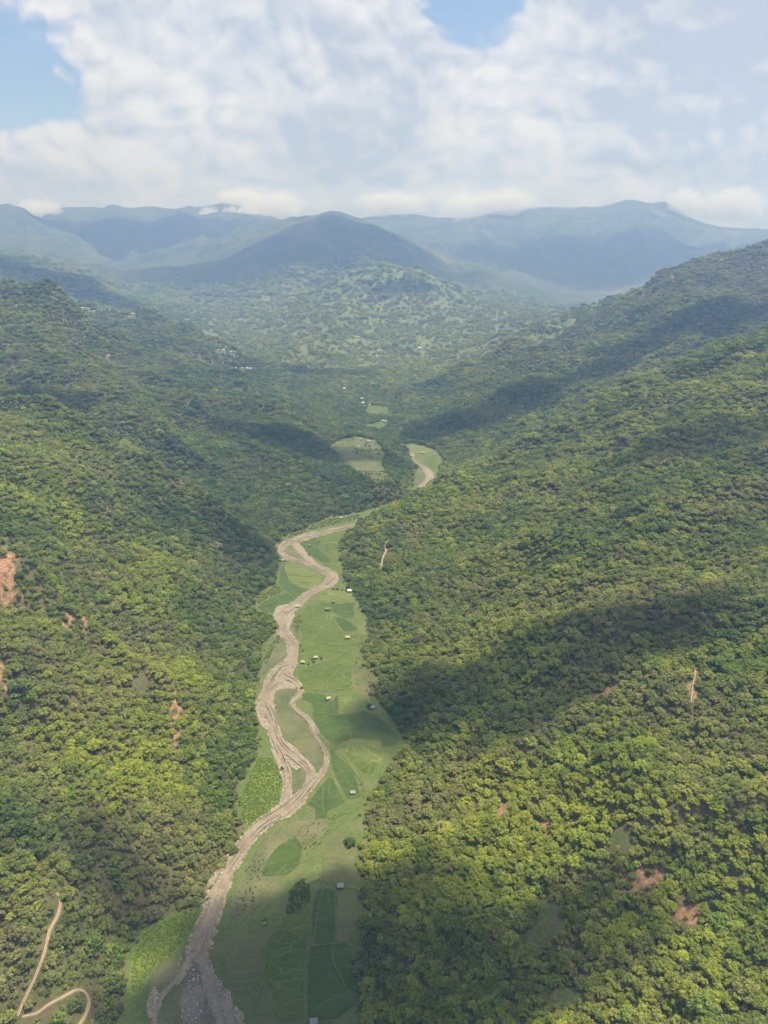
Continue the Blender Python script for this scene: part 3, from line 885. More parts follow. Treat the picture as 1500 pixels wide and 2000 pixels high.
m_gravel = gravel_mat(); m_river = river_mat()
MAIN = [(712, 1020, 5), (690, 1026, 7), (665, 1032, 9), (640, 1038, 12), (615, 1044, 15), (592, 1050, 17), (572, 1057, 14), (556, 1064, 11), (549, 1072, 10), (550, 1081, 11), (560, 1089, 11), (575, 1094, 10), (595, 1099, 10), (615, 1105, 11), (632, 1113, 15), (648, 1122, 18),
        (646, 1130, 17), (634, 1140, 13), (620, 1149, 13), (606, 1158, 14), (592, 1168, 15), (578, 1180, 18), (560, 1193, 22), (549, 1205, 24), (548, 1220, 22), (556, 1236, 20), (568, 1252, 20), (574, 1268, 21), (571, 1285, 23), (563, 1302, 21), (556, 1318, 22), (540, 1334, 16), (526, 1346, 18),
        (519, 1362, 24), (520, 1380, 30), (529, 1398, 25), (534, 1418, 20), (539, 1440, 22), (552, 1460, 24), (574, 1478, 24), (594, 1494, 22), (606, 1512, 19), (602, 1532, 20), (588, 1553, 26), (566, 1574, 32), (540, 1592, 33), (512, 1610, 30), (490, 1632, 25), (472, 1655, 27),
        (456, 1678, 32), (440, 1702, 34), (431, 1728, 34), (422, 1756, 34), (412, 1784, 36), (402, 1812, 40), (393, 1840, 42), (388, 1862, 38), (398, 1885, 26), (408, 1910, 30), (418, 1938, 42), (432, 1970, 50), (448, 2010, 56), (470, 2080, 60)]
ARMS = [
    [(575, 1057, 12), (583, 1070, 12), (597, 1086, 11), (610, 1099, 10), (622, 1110, 10)],
    [(655, 1124, 8), (657, 1133, 7), (645, 1144, 8), (625, 1151, 9), (605, 1160, 9)],
    [(562, 1296, 14), (545, 1302, 10), (530, 1314, 9), (522, 1330, 9), (520, 1346, 10)],
    [(556, 1322, 18), (572, 1330, 16), (584, 1340, 12), (587, 1354, 11), (577, 1366, 11), (571, 1376, 10), (582, 1390, 8), (600, 1404, 10), (612, 1420, 12), (619, 1432, 9), (610, 1431, 5), (622, 1448, 6), (634, 1468, 7), (638, 1488, 8), (631, 1506, 10), (615, 1525, 13), (596, 1545, 18)],
    [(540, 1456, 8), (550, 1478, 12), (558, 1500, 13), (562, 1522, 15), (562, 1545, 16), (558, 1572, 18)],
    [(392, 1850, 22), (374, 1872, 16), (362, 1892, 12), (350, 1912, 10), (332, 1928, 8), (316, 1948, 8), (306, 1972, 8), (300, 2010, 8)],
    [(806, 884, 5), (804, 893, 6), (810, 905, 7), (822, 911, 7), (834, 919, 10), (840, 930, 13), (834, 942, 13), (822, 953, 13), (812, 963, 13), (806, 975, 10), (780, 998, 8), (740, 1012, 6), (712, 1020, 5)],
]
g = Sheet()
for k, ln in enumerate([MAIN] + ARMS[:7]):
    g.ribbon([(a, b, w * 1.12 + 1.6) for a, b, w in ln], 0.16, jitter=0.22, seed=k)
GR = [
    [(498, 1372), (512, 1360), (528, 1372), (530, 1400), (526, 1425), (512, 1420), (502, 1400)],
    [(556, 1448), (580, 1462), (600, 1490), (598, 1510), (570, 1500), (556, 1475)],
    [(528, 1462), (548, 1470), (560, 1510), (556, 1540), (550, 1520), (540, 1490)],
    [(540, 1185), (570, 1180), (575, 1200), (560, 1235), (535, 1215)],
    [(520, 1348), (550, 1322), (585, 1330), (582, 1345), (555, 1345), (530, 1352)],
    [(398, 1690), (430, 1672), (420, 1720), (406, 1735)],
    [(286, 1960), (300, 1925), (312, 1945), (300, 1985), (290, 1990)],
]
for k, p in enumerate(GR):
    g.poly(p, 0.16, seed=300 + k, jit=1.6)
g.build('gravel', m_gravel, 'pale tan gravel and cobble bars lining the braided river')
st = Sheet()
st.poly([(384, 1865), (402, 1868), (410, 1905), (412, 1960), (432, 2030), (360, 2030), (352, 1960), (368, 1905)], 0.24, seed=320, jit=1.2)
m_stony = field_mat('stony_bar', (0.095, 0.078, 0.050), (0.25, 0.215, 0.150), 0.1, 0.4, 1.4)
st.build('stony_bar', m_stony, 'dark stony bar strewn with pale boulders between the lower arms')
rv = Sheet()
for k, ln in enumerate([MAIN] + ARMS):
    rv.ribbon([(a, b, w * 0.82) for a, b, w in ln], 0.40, jitter=0.10, seed=50 + k)
rv.build('river', m_river, 'shallow muddy brown river winding and splitting through the valley')
gs = Sheet()
rr_ = random.Random(5)
def streaks(line, fr, wd):
    sm = smooth_line(line, 4)
    i = 0
    while i < len(sm) - 4:
        n_ = rr_.randint(4, 11)
        seg = sm[i:i + n_]
        if len(seg) > 3:
            f_ = fr + rr_.uniform(-.07, .07)
            pts_ = []
            for j, q in enumerate(seg):
                a_ = seg[max(0, j - 1)]; b_ = seg[min(len(seg) - 1, j + 1)]
                dx, dy_ = b_[0] - a_[0], b_[1] - a_[1]; l_ = math.hypot(dx, dy_) + 1e-9
                k_ = 0.5 + 0.5 * abs(dy_) / l_
                pts_.append((q[0] - dy_ / l_ * q[2] * f_ * k_, q[1] + dx / l_ * q[2] * f_ * k_, max(1.1, q[2] * wd * math.sin(math.pi * (j + .6) / (len(seg) + .2)))))
            gs.ribbon(pts_, 0.52, jitter=0.5, sub=2, seed=i)
        i += n_ + rr_.randint(0, 4)
for fr, wd in ((-.40, .10), (.40, .10), (.33, .07), (-.05, .06), (-.30, .06)):
    streaks(MAIN, fr, wd)
for ln in ARMS[2:7]:
    streaks(ln, .38, .12); streaks(ln, -.38, .12)
gs.build('gravel_streak', m_gravel, 'pale gravel streaks and lips along the muddy channels')
gb = Sheet(); gb.layer = 3
gb.poly([(476, 1600), (468, 1560), (505, 1482), (528, 1478), (546, 1500), (553, 1530), (546, 1560), (520, 1592), (490, 1617)], 0.07, seed=901, jit=1.0)
gb.poly([(256, 1945), (256, 1870), (285, 1820), (335, 1788), (394, 1780), (376, 1820), (352, 1850), (330, 1870), (300, 1892), (275, 1935)], 0.07, seed=902, jit=1.0)
m_lush = field_mat('lush_grass', (0.085, 0.145, 0.028), (0.145, 0.205, 0.040), 0.1, 0.4, 1.0)
gb.build('grass_bank', m_lush, 'lush bright green grassy banks on the left side of the river')
s = Sheet()
for k, p in enumerate([[(572, 1512), (588, 1500), (598, 1515), (592, 1538), (578, 1552), (570, 1540)], [(536, 1392), (541, 1388), (546, 1410), (541, 1420)]]):
    s.poly(p, 0.60, seed=400 + k, jit=0.8)
s.build('river_island', m_scrub, 'grey green weedy island between the rejoining river arms')

# paths and bunds
m_bund = simple_mat('bund_grass', (0.150, 0.185, 0.058), 0.9, 0.3, 0.6)
m_path = simple_mat('trodden_path', (0.34, 0.30, 0.18), 0.9, 0.25, 0.8)
BUNDS = [
    [(598, 1180), (610, 1186), (612, 1210), (618, 1225)], [(645, 1185), (650, 1200), (645, 1215), (640, 1228), (625, 1236), (612, 1245)],
    [(640, 1200), (640, 1215), (648, 1205), (646, 1195)], [(640, 1238), (646, 1245), (640, 1256), (660, 1260), (690, 1258), (710, 1256)],
    [(628, 1267), (650, 1271), (680, 1274)], [(575, 1318), (600, 1304), (625, 1296), (645, 1290), (662, 1280), (680, 1270)],
    [(608, 1318), (616, 1308), (624, 1303)], [(640, 1348), (638, 1335), (648, 1322), (662, 1308), (680, 1298)],
    [(610, 1391), (632, 1394), (652, 1397)], [(695, 1398), (705, 1408), (722, 1422)], [(674, 1421), (682, 1428), (688, 1443)],
    [(688, 1443), (678, 1455), (670, 1468)], [(625, 1350), (648, 1350), (666, 1348)], [(655, 1346), (668, 1346), (687, 1345)],
    [(560, 1120), (580, 1124), (600, 1126), (620, 1124)], [(570, 1136), (590, 1138), (610, 1138)],
    [(650, 1440), (655, 1460), (668, 1482), (685, 1500), (700, 1520), (712, 1540), (716, 1570)],
    [(663, 1470), (674, 1480), (684, 1495), (702, 1520)],
    [(650, 1520), (658, 1540), (668, 1558), (674, 1572)], [(665, 1500), (676, 1522), (688, 1540)], [(612, 1556), (622, 1560), (632, 1568)],
    [(606, 1566), (616, 1570), (628, 1580)], [(632, 1540), (630, 1560), (632, 1590)], [(645, 1530), (642, 1548), (655, 1562)],
    [(694, 1584), (680, 1588), (664, 1592), (650, 1604), (640, 1618), (630, 1636), (622, 1648), (608, 1660), (604, 1672), (596, 1682), (570, 1690)],
    [(694, 1588), (690, 1600), (682, 1608), (672, 1625)], [(688, 1660), (670, 1678), (655, 1690), (640, 1718), (632, 1732)],
    [(632, 1735), (626, 1760), (620, 1790), (612, 1850)], [(560, 1690), (530, 1720), (505, 1755), (480, 1790), (460, 1810)],
    [(600, 1760), (570, 1800), (545, 1840), (530, 1880), (510, 1930), (490, 1980)], [(598, 1850), (596, 1920), (596, 2000)],
    [(655, 1740), (656, 1790), (656, 1840)], [(606, 1848), (640, 1846), (678, 1840)], [(648, 1850), (652, 1880), (664, 1905), (675, 1930)],
    [(690, 1865), (696, 1890), (700, 1915)], [(655, 1358), (650, 1375), (655, 1396)], [(628, 1065), (636, 1058), (640, 1048)],
    [(505, 1187), (530, 1178), (555, 1162)], [(560, 1156), (575, 1170)], [(480, 1796), (520, 1796)], [(700, 1180), (690, 1195), (672, 1198)],
    [(450, 1920), (478, 1918), (503, 1915)], [(445, 1905), (475, 1902), (505, 1898)], [(450, 1935), (480, 1935)], [(470, 1848), (490, 1856), (508, 1860)],
    [(650, 868), (680, 876), (712, 878), (742, 882)],
]
b = Sheet()
for k, ln in enumerate(BUNDS[:-1]):
    b.ribbon([(x, y, 0.9) for x, y in ln], 0.62, jitter=0.3, seed=500 + k, sub=4, mn=0.45)
b.build('field_path', m_bund, 'thin pale green bunds and footpaths crossing the rice fields', 'structure')
t = Sheet(); vg = Sheet()
for k, (ln, w) in enumerate([
    ([(110, 1744), (116, 1752), (118, 1766), (112, 1790), (97, 1818), (90, 1850), (80, 1880), (66, 1915), (54, 1940), (42, 1966), (34, 1985)], 2.6),
    ([(44, 1986), (72, 1979), (96, 1962), (122, 1948), (150, 1934), (166, 1938), (174, 1956), (168, 1980), (154, 2004)], 2.6)]):
    for dx in (-1.5, 1.5):
        t.ribbon([(x + dx, y, 0.42) for x, y in ln], 0.30, ground=True, sub=5, seed=k)
    vg.ribbon([(x, y, 1.9) for x, y in ln], 0.14, ground=True, sub=5, seed=k)
m_verge = simple_mat('track_verge', (0.20, 0.165, 0.09), 0.95, 0.4, 0.6)
vg.build('track_verge', m_verge, 'worn grassy strip under the two wheel ruts of the dirt track')
m_track = simple_mat('track_dirt', (0.42, 0.31, 0.19), 0.95, 0.35, 0.7)
t.build('dirt_road', m_track, 'winding two rut dirt track on the lower left hillside')
t = Sheet()
for k, (ln, w) in enumerate([
    ([(757, 1055), (752, 1066), (754, 1076), (749, 1086), (746, 1098), (744, 1112)], 1.8), ([(1352, 1298), (1358, 1318), (1354, 1335), (1352, 1352), (1350, 1372)], 0.7),
    ([(600, 1165), (560, 1205)], 0.01), ([(686, 1150), (694, 1146), (690, 1138)], 1.2),
    ([(342, 1410), (350, 1425), (360, 1436)], 1.2)]):
    if w > 0.1:
        t.ribbon([(x, y, w) for x, y in ln], 0.30, ground=True, sub=5, seed=k)
t.build('footpath', m_path, 'narrow pale footpaths worn into the wooded slopes')

ROADPTS = []
for ln in ([(110, 1744), (118, 1766), (112, 1790), (97, 1818), (90, 1850), (80, 1880), (66, 1915), (54, 1940), (42, 1966)],
           [(44, 1986), (72, 1979), (96, 1962), (122, 1948), (150, 1934), (166, 1938), (174, 1956), (168, 1980), (154, 2004)],
           [(757, 1055), (752, 1066), (754, 1076), (749, 1086), (746, 1098), (744, 1112)], [(1352, 1298), (1358, 1318), (1354, 1335), (1352, 1352), (1350, 1372)]):
    for p in smooth_line(ln, 4):
        ROADPTS.append(hit(p[0], p[1])[:2])
ROADPTS = np.array(ROADPTS)

# ------------------------------------------------------------------ huts
m_wood = simple_mat('weathered_bamboo', (0.22, 0.17, 0.11), 0.85, 0.3, 2.0)
m_thatch = simple_mat('pale_thatch', (0.40, 0.38, 0.25), 0.95, 0.25, 1.5)
m_thatchy = simple_mat('straw_yellow_thatch', (0.42, 0.39, 0.19), 0.95, 0.25, 1.5)
m_thatchg = simple_mat('mossy_thatch', (0.16, 0.20, 0.09), 0.95, 0.25, 1.5)
m_tin = simple_mat('pale_metal_roof', (0.60, 0.61, 0.60), 0.6, 0.12, 1.0, 0.5)
m_tingrey = simple_mat('grey_metal_roof', (0.26, 0.28, 0.25), 0.6, 0.15, 1.0, 0.5)
m_blue = simple_mat('blue_tarpaulin', (0.16, 0.24, 0.42), 0.5, 0.12, 1.0, 0.4)
m_wall = simple_mat('plank_wall', (0.30, 0.26, 0.20), 0.9, 0.2, 2.0)
m_dark2 = simple_mat('dark_opening', (0.03, 0.03, 0.03), 0.9, 0.1, 2.0)


def box(v, f, x0, x1, y0, y1, z0, z1):
    b_ = len(v)
    v += [(x0, y0, z0), (x1, y0, z0), (x1, y1, z0), (x0, y1, z0), (x0, y0, z1), (x1, y0, z1), (x1, y1, z1), (x0, y1, z1)]
    f += [tuple(b_ + i for i in q) for q in ((0, 3, 2, 1), (4, 5, 6, 7), (0, 1, 5, 4), (1, 2, 6, 5), (2, 3, 7, 6), (3, 0, 4, 7))]


def bx(name, m, parent, *boxes):
    v, f = [], []
    for b_ in boxes: box(v, f, *b_)
    return mesh_obj(name, v, f, m, parent)


def gable(name, m, parent, w, d, z0, rise, over=0.6, th=0.14):
    W2, D2 = w / 2 + over, d / 2 + over
    k = rise / (d / 2)
    ze = z0 - over * k
    pr = [(-D2, ze), (0, z0 + rise), (D2, ze), (D2, ze + th), (0, z0 + rise + th * 1.3), (-D2, ze + th)]
    v = [(x, y, z) for x in (-W2, W2) for y, z in pr]
    n = 6
    f = [(0, 1, 4, 5), (1, 2, 3, 4), (n + 5, n + 4, n + 1, n), (n + 4, n + 3, n + 2, n + 1)]
    for i in range(n):
        j = (i + 1) % n
        f.append((i, n + i, n + j, j))
    return mesh_obj(name, v, f, m, parent)


def field_hut(p, rz, s, roofm, label, group='small stilt huts in the rice fields', pole=True):
    """open bamboo hut on posts with a gable roof"""
    r = empty('hut', p, rz)
    r.scale = (s * .82, s * .82, s * .82)
    tag(r, label, 'hut', group)
    w, d = 4.6, 3.6
    for sx in (-1, 1):
        for sy in (-1, 1):
            bx('post', m_wood, r, (sx * w / 2 - .1, sx * w / 2 + .1, sy * d / 2 - .1, sy * d / 2 + .1, -0.3, 2.6))
    bx('platform', m_wood, r, (-w / 2 - .2, w / 2 + .2, -d / 2 - .2, d / 2 + .2, 0.9, 1.05))
    bx('wall', m_wall, r, (-w / 2 + .12, w / 2 - .12, d / 2 - .08, d / 2 - .02, 1.06, 2.5), (-w / 2 + .02, -w / 2 + .08, -d / 2 + .15, d / 2 - .15, 1.06, 2.5),
       (-w / 2 + .12, w / 2 - .12, -d / 2 + .02, -d / 2 + .08, 1.06, 1.6))
    gable('roof', roofm, r, w, d, 2.62, 1.25, 0.75)
    bx('ladder', m_wood, r, (w / 2 + .22, w / 2 + .3, -.5, -.42, -0.2, 1.1), (w / 2 + .22, w / 2 + .3, .42, .5, -0.2, 1.1), (w / 2 + .22, w / 2 + .28, -.42, .42, .3, .38), (w / 2 + .22, w / 2 + .28, -.42, .42, .65, .73))
    return r


def house(p, rz, s, roofm, label, group):
    r = empty('house', p, rz)
    r.scale = (s, s, s)
    tag(r, label, 'house', group)
    w, d = 8.5, 5.6
    bx('wall', m_wall, r, (-w / 2, w / 2, -d / 2, d / 2, -1.2, 2.9))
    gable('roof', roofm, r, w, d, 2.92, 1.7, 0.6)
    dr = bx('door', m_dark2, r, (-.55, .55, -d / 2 - .06, -d / 2 - .01, 0.0, 2.1))
    for sx in (-1, 1):
        bx('window', m_dark2, r, (sx * 2.6 - .5, sx * 2.6 + .5, -d / 2 - .06, -d / 2 - .01, 0.9, 2.0))
    return r


HUTS = [
    (683, 1156, 0.1, 1.30, m_tin, 'hut with a bright white roof at the forest edge below the sharp bend'),
    (581, 1186, 0.2, 1.1, m_thatch, 'small pale roofed hut by the gravelly river reach'),
    (651, 1177, 0.3, 1.0, m_thatchg, 'mossy dark roofed hut on the edge between light and dark fields'),
    (640, 1192, 0.0, 1.45, m_thatchg, 'long low dark green shed where the footpaths meet'),
    (679, 1247, 0.1, 1.15, m_thatch, 'pale hut standing alone in the broad mid green plain'),
    (617, 1286, 0.1, 1.05, m_thatch, 'pale hut between two dark bushes beside the thin path'),
    (592, 1295, -0.2, 1.05, m_thatchy, 'pale straw hut nearest the river beside the row of bushes'),
    (641, 1366, 0.5, 1.0, m_thatchy, 'yellow thatched hut in the dark green field with its path'),
    (727, 1384, 0.6, 1.05, m_blue, 'hut with a bright blue roof at the foot of the right forest'),
    (689, 1550, 0.1, 0.95, m_tingrey, 'grey roofed hut alone on the narrow dark field strip'),
    (665, 1733, 0.0, 1.05, m_tingrey, 'grey green roofed hut at the corner of the brown tilled field'),
    (613, 1998, 0.1, 1.0, m_tingrey, 'grey roofed hut in the cloud shade at the very bottom edge'),
    (516, 1806, 0.4, 0.7, m_thatchg, 'tiny dark hut above the stepped brown paddies'),
    (604, 1067, 0.2, 0.95, m_thatchg, 'small dark green hut in the upper rice field inside the bend'),
    (625, 1058, 0.2, 0.7, m_thatchg, 'tiny green hut beyond the dark green one in the upper field'),
    (666, 1013, 0.1, 1.1, m_thatch, 'pale hut under the dark trees above the highest visible river bend'),
    (553, 1096, 0.1, 0.9, m_thatch, 'small whitish hut by the left forest edge near the bend'),
    (547, 1095, 0.5, 0.9, m_thatchg, 'dark hut hidden beside the small whitish hut'),
    (700, 1875, 0, 0, None, ''),
]
for px, py, rz, s_, m, lab in HUTS:
    if m is None: continue
    x, y = floor_pt(px, py)
    field_hut((float(x), float(y), float(H(x, y)) + 0.1), rz, s_, m, lab)
for px, py, rz, s_, m, lab in [
    (700, 874, 0.1, 1.25, m_thatchy, 'yellowish hut ringed by shrubs in the middle of the raised terrace'),
    (720, 863, 0.1, 1.25, m_thatch, 'pale hut at the back edge of the raised terrace'),
    (734, 886, 0.0, 1.0, m_thatch, 'small pale hut on the front right of the raised terrace'),
    (703, 857, 0.3, 0.9, m_thatchy, 'tiny straw hut at the rear top of the raised terrace')]:
    x, y = plane_pt(px, py, TERR_Z)
    field_hut((float(x), float(y), float(H(x, y)) + 0.1), rz, s_, m, lab, 'huts on the raised terrace')
p = hit(826, 886)
field_hut(p, 0.2, 1.3, m_thatch, 'pale hut among trees beside the upper stream', 'huts on the raised terrace')
HOUSES = [
    (748, 823, 1.0, m_tin, 'white roofed house on the far valley floor, left of a pair'), (753, 823, 0.8, m_tin, 'smaller white roofed house on the far valley floor, right of a pair'),
    (161, 603, 1.3, m_tin, 'white roofed house at the left end of the ridge top village'), (175, 604, 1.0, m_thatch, 'pale roofed house second along the ridge top village'), (190, 603, 1.1, m_tin, 'white roofed house third along the ridge top village'),
    (207, 606, 1.3, m_tin, 'bright white roofed house in the middle of the ridge top village'), (185, 609, 1.2, m_tin, 'white roofed house set below the others of the ridge top village'), (259, 615, 1.6, m_thatch, 'long pale roofed house on the bare right end of the village ridge'),
    (214, 607, 1.0, m_thatch, 'tan roofed house close beside the bright white one on the ridge'),
    (428, 684, 1.0, m_thatch, 'pale roofed house at the left of the upper spur hamlet'), (437, 685, 1.2, m_tin, 'white roofed house in the upper spur hamlet'), (452, 688, 1.0, m_tin, 'white roofed house at the right of the upper spur hamlet'), (458, 688, 1.0, m_thatch, 'tan roofed house last in the upper spur hamlet'),
    (460, 720, 1.2, m_thatch, 'pale roofed house at the left of the lower spur hamlet'), (474, 720, 1.0, m_tin, 'small white roofed house in the lower spur hamlet'), (483, 721, 1.3, m_tin, 'white roofed house in the middle of the lower spur hamlet'), (490, 721, 1.2, m_tin, 'white roofed house at the right of the lower spur hamlet'),
    (657, 689, 1.5, m_tin, 'white roofed house on the left side of the middle hill'), (663, 688, 1.4, m_tin, 'white roofed house just right of its twin on the middle hill'),
    (756, 652, 1.9, m_tin, 'bright white roofed house high on the middle hill'), (763, 655, 1.2, m_tin, 'small white roofed house just below the bright one on the middle hill'), (771, 667, 1.2, m_thatch, 'pale roofed house on the middle hill terraces'),
    (741, 686, 1.4, m_tin, 'white roofed house low on the middle hill beside the gully'), (736, 696, 1.4, m_tin, 'white roofed house lowest in the middle hill hamlet'), (743, 682, 1.0, m_thatch, 'tan roofed house in the middle hill hamlet'),
    (820, 682, 2.0, m_tin, 'isolated bright white roofed house at the foot of the middle hill'), (699, 660, 1.6, m_thatch, 'tan roofed house on the left shoulder of the middle hill'),
    (815, 653, 1.5, m_thatch, 'pale roofed house right of the middle hill village'), (794, 653, 1.3, m_thatch, 'tan roofed house right of the bright one on the middle hill'),
    (909, 578, 2.0, m_tin, 'white roofed house on the hazy right shoulder of the middle hill'), (965, 579, 1.6, m_tin, 'white roofed house far out on the hazy right shoulder'),
    (707, 780, 1.2, m_tin, 'white roofed house at the stream mouth in the far valley'), (709, 788, 1.0, m_tin, 'small white house below the one at the stream mouth'), (722, 793, 1.0, m_tin, 'low white roofed house at the far field edge'),
    (410, 470, 2.0, m_tin, ''), (1170, 600, 1.6, m_tin, 'white roofed house on the low end of the big right ridge'), (1155, 607, 1.3, m_thatch, 'tan roofed house near the low end of the big right ridge'),
    (674, 752, 1.0, m_thatch, 'tan roofed house among trees above the far fields'), (672, 760, 1.2, m_tin, 'white roofed house among trees above the far fields'),
]
HOUSEPTS = []
for k, (px, py, s_, m, lab) in enumerate(HOUSES):
    if not lab: continue
    p = hit(px, py)
    house((p.x, p.y, p.z + 0.4), ((k * 37) % 11 - 5) * 0.12, s_ * 0.8, m, lab, 'village houses scattered on the far slopes')
    HOUSEPTS.append((p.x, p.y))

# ------------------------------------------------------------------ tree building
m_bark = simple_mat('bark', (0.115, 0.090, 0.065), 0.95, 0.3, 1.5)


def leaf_mat():
    m, T = new_mat('foliage')
    tint = T.n('ShaderNodeAttribute', attribute_type='INSTANCER', attribute_name='tint').outputs['Fac']
    dry = T.n('ShaderNodeAttribute', attribute_type='INSTANCER', attribute_name='dry').outputs['Fac']
    lf = T.n('ShaderNodeAttribute', attribute_name='leafv').outputs['Fac']
    rnd = T.n('ShaderNodeObjectInfo').outputs['Random']
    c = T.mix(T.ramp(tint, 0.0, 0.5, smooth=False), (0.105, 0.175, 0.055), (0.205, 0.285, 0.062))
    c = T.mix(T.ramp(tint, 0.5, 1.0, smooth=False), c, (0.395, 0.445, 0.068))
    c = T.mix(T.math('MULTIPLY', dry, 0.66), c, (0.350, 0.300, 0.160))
    v = T.math('MULTIPLY', T.math('ADD', 0.62, T.math('MULTIPLY', lf, 0.80)), T.math('ADD', 0.78, T.math('MULTIPLY', rnd, 0.44)))
    hs = T.n('ShaderNodeVectorMath', {0: c, 'Scale': v}, operation='SCALE')
    di = T.n('ShaderNodeBsdfDiffuse', {'Color': hs.outputs[0]})
    tr = T.n('ShaderNodeBsdfTranslucent', {'Color': hs.outputs[0]})
    mx = T.n('ShaderNodeMixShader', {0: 0.45, 1: di.outputs[0], 2: tr.outputs[0]})
    finish(T, mx.outputs[0])
    return m


m_leaf = leaf_mat()


def make_crown(seed, rad, height, lobes, per, leaf, base, squash=0.8, spread=1.0):
    """leaf clumps laid over the outside of several lobes"""
    rr = random.Random(seed)
    cs = []
    for i in range(lobes):
        a = rr.uniform(0, 2 * math.pi)
        rd = rad * spread * rr.random() ** 0.62 * 0.86
        t = rr.random()
        z = base + height * (0.12 + 0.62 * (1 - (rd / rad) ** 2) * rr.uniform(0.45, 1.15) + 0.22 * t)
        cs.append((Vector((math.cos(a) * rd, math.sin(a) * rd, z)), rad * rr.uniform(0.15, 0.30)))
    v, f, val = [], [], []
    for c, r in cs:
        lv = rr.uniform(0.25, 0.75)
        for k in range(per):
            d = Vector((rr.gauss(0, 1), rr.gauss(0, 1), rr.gauss(0.35, 1))).normalized()
            pt = c + Vector((d.x, d.y, d.z * squash)) * r * rr.uniform(0.70, 1.30)
            n = (d + Vector((rr.uniform(-.4, .4), rr.uniform(-.4, .4), rr.uniform(0.1, .8)))).normalized()
            t1 = n.orthogonal().normalized()
            ang = rr.uniform(0, 2 * math.pi)
            t1 = (Matrix.Rotation(ang, 3, n) @ t1)
            t2 = n.cross(t1)
            s1 = leaf * rr.uniform(0.6, 1.25); s2 = leaf * rr.uniform(0.45, 0.9)
            b0 = len(v)
            v += [pt - t1 * s1, pt + t2 * s2 * .8 - n * 0.12 * leaf, pt + t1 * s1, pt - t2 * s2 - n * 0.12 * leaf]
            f.append((b0, b0 + 1, b0 + 2, b0 + 3))
            val.append(min(1, max(0, lv + rr.uniform(-.4, .4))))
    return cs, v, f, val


def crown_mesh(name, v, f, val):
    me_ = bpy.data.meshes.new(name)
    me_.from_pydata([tuple(q) for q in v], [], f)
    at_ = me_.attributes.new('leafv', 'FLOAT', 'FACE')
    at_.data.foreach_set('value', np.array(val, np.float32))
    me_.materials.append(m_leaf)
    me_.update()
    return me_


def limb(v, f, a, b, r0, r1, n=5):
    d = (b - a).normalized(); t1 = d.orthogonal().normalized(); t2 = d.cross(t1)
    base = len(v)
    for p, r in ((a, r0), (b, r1)):
        for i in range(n):
            w = 2 * math.pi * i / n
            v.append(p + t1 * math.cos(w) * r + t2 * math.sin(w) * r)
    for i in range(n):
        j = (i + 1) % n
        f.append((base + i, base + j, base + n + j, base + n + i))
    f.append(tuple(base + n + i for i in range(n)))


KINDS = []   # (crown mesh, trunk mesh)
SPEC = [  # rad, height, lobes, leaves per lobe, leaf size, base
    (4.9, 4.8, 34, 24, 0.55, 1.2), (4.0, 4.6, 28, 24, 0.50, 1.1), (5.9, 5.0, 42, 25, 0.60, 1.4), (3.3, 5.8, 26, 24, 0.48, 1.2), (4.6, 3.6, 30, 25, 0.52, 1.0), (2.6, 2.8, 16, 22, 0.42, 0.3),
]
for k, (rad, hh, lo, per, lf, base) in enumerate(SPEC):
    cs, v, f, val = make_crown(100 + k, rad, hh, lo, per, lf, base)
    cm = crown_mesh('crown', v, f, val)
    tv, tf = [], []
    top = Vector((0.2, -0.1, base + hh * 0.30))
    limb(tv, tf, Vector((0, 0, -1.2)), Vector((0.05, 0, base * 0.6)), 0.30, 0.22)
    limb(tv, tf, Vector((0.05, 0, base * 0.6)), top, 0.22, 0.13)
    for c, r in cs[:5]:
        limb(tv, tf, Vector((0.08, 0, base * 0.7)), c, 0.11, 0.04, 4)
    tm = bpy.data.meshes.new('trunk')
    tm.from_pydata([tuple(q) for q in tv], [], tf)
    tm.materials.append(m_bark); tm.update()
    KINDS.append((cm, tm))

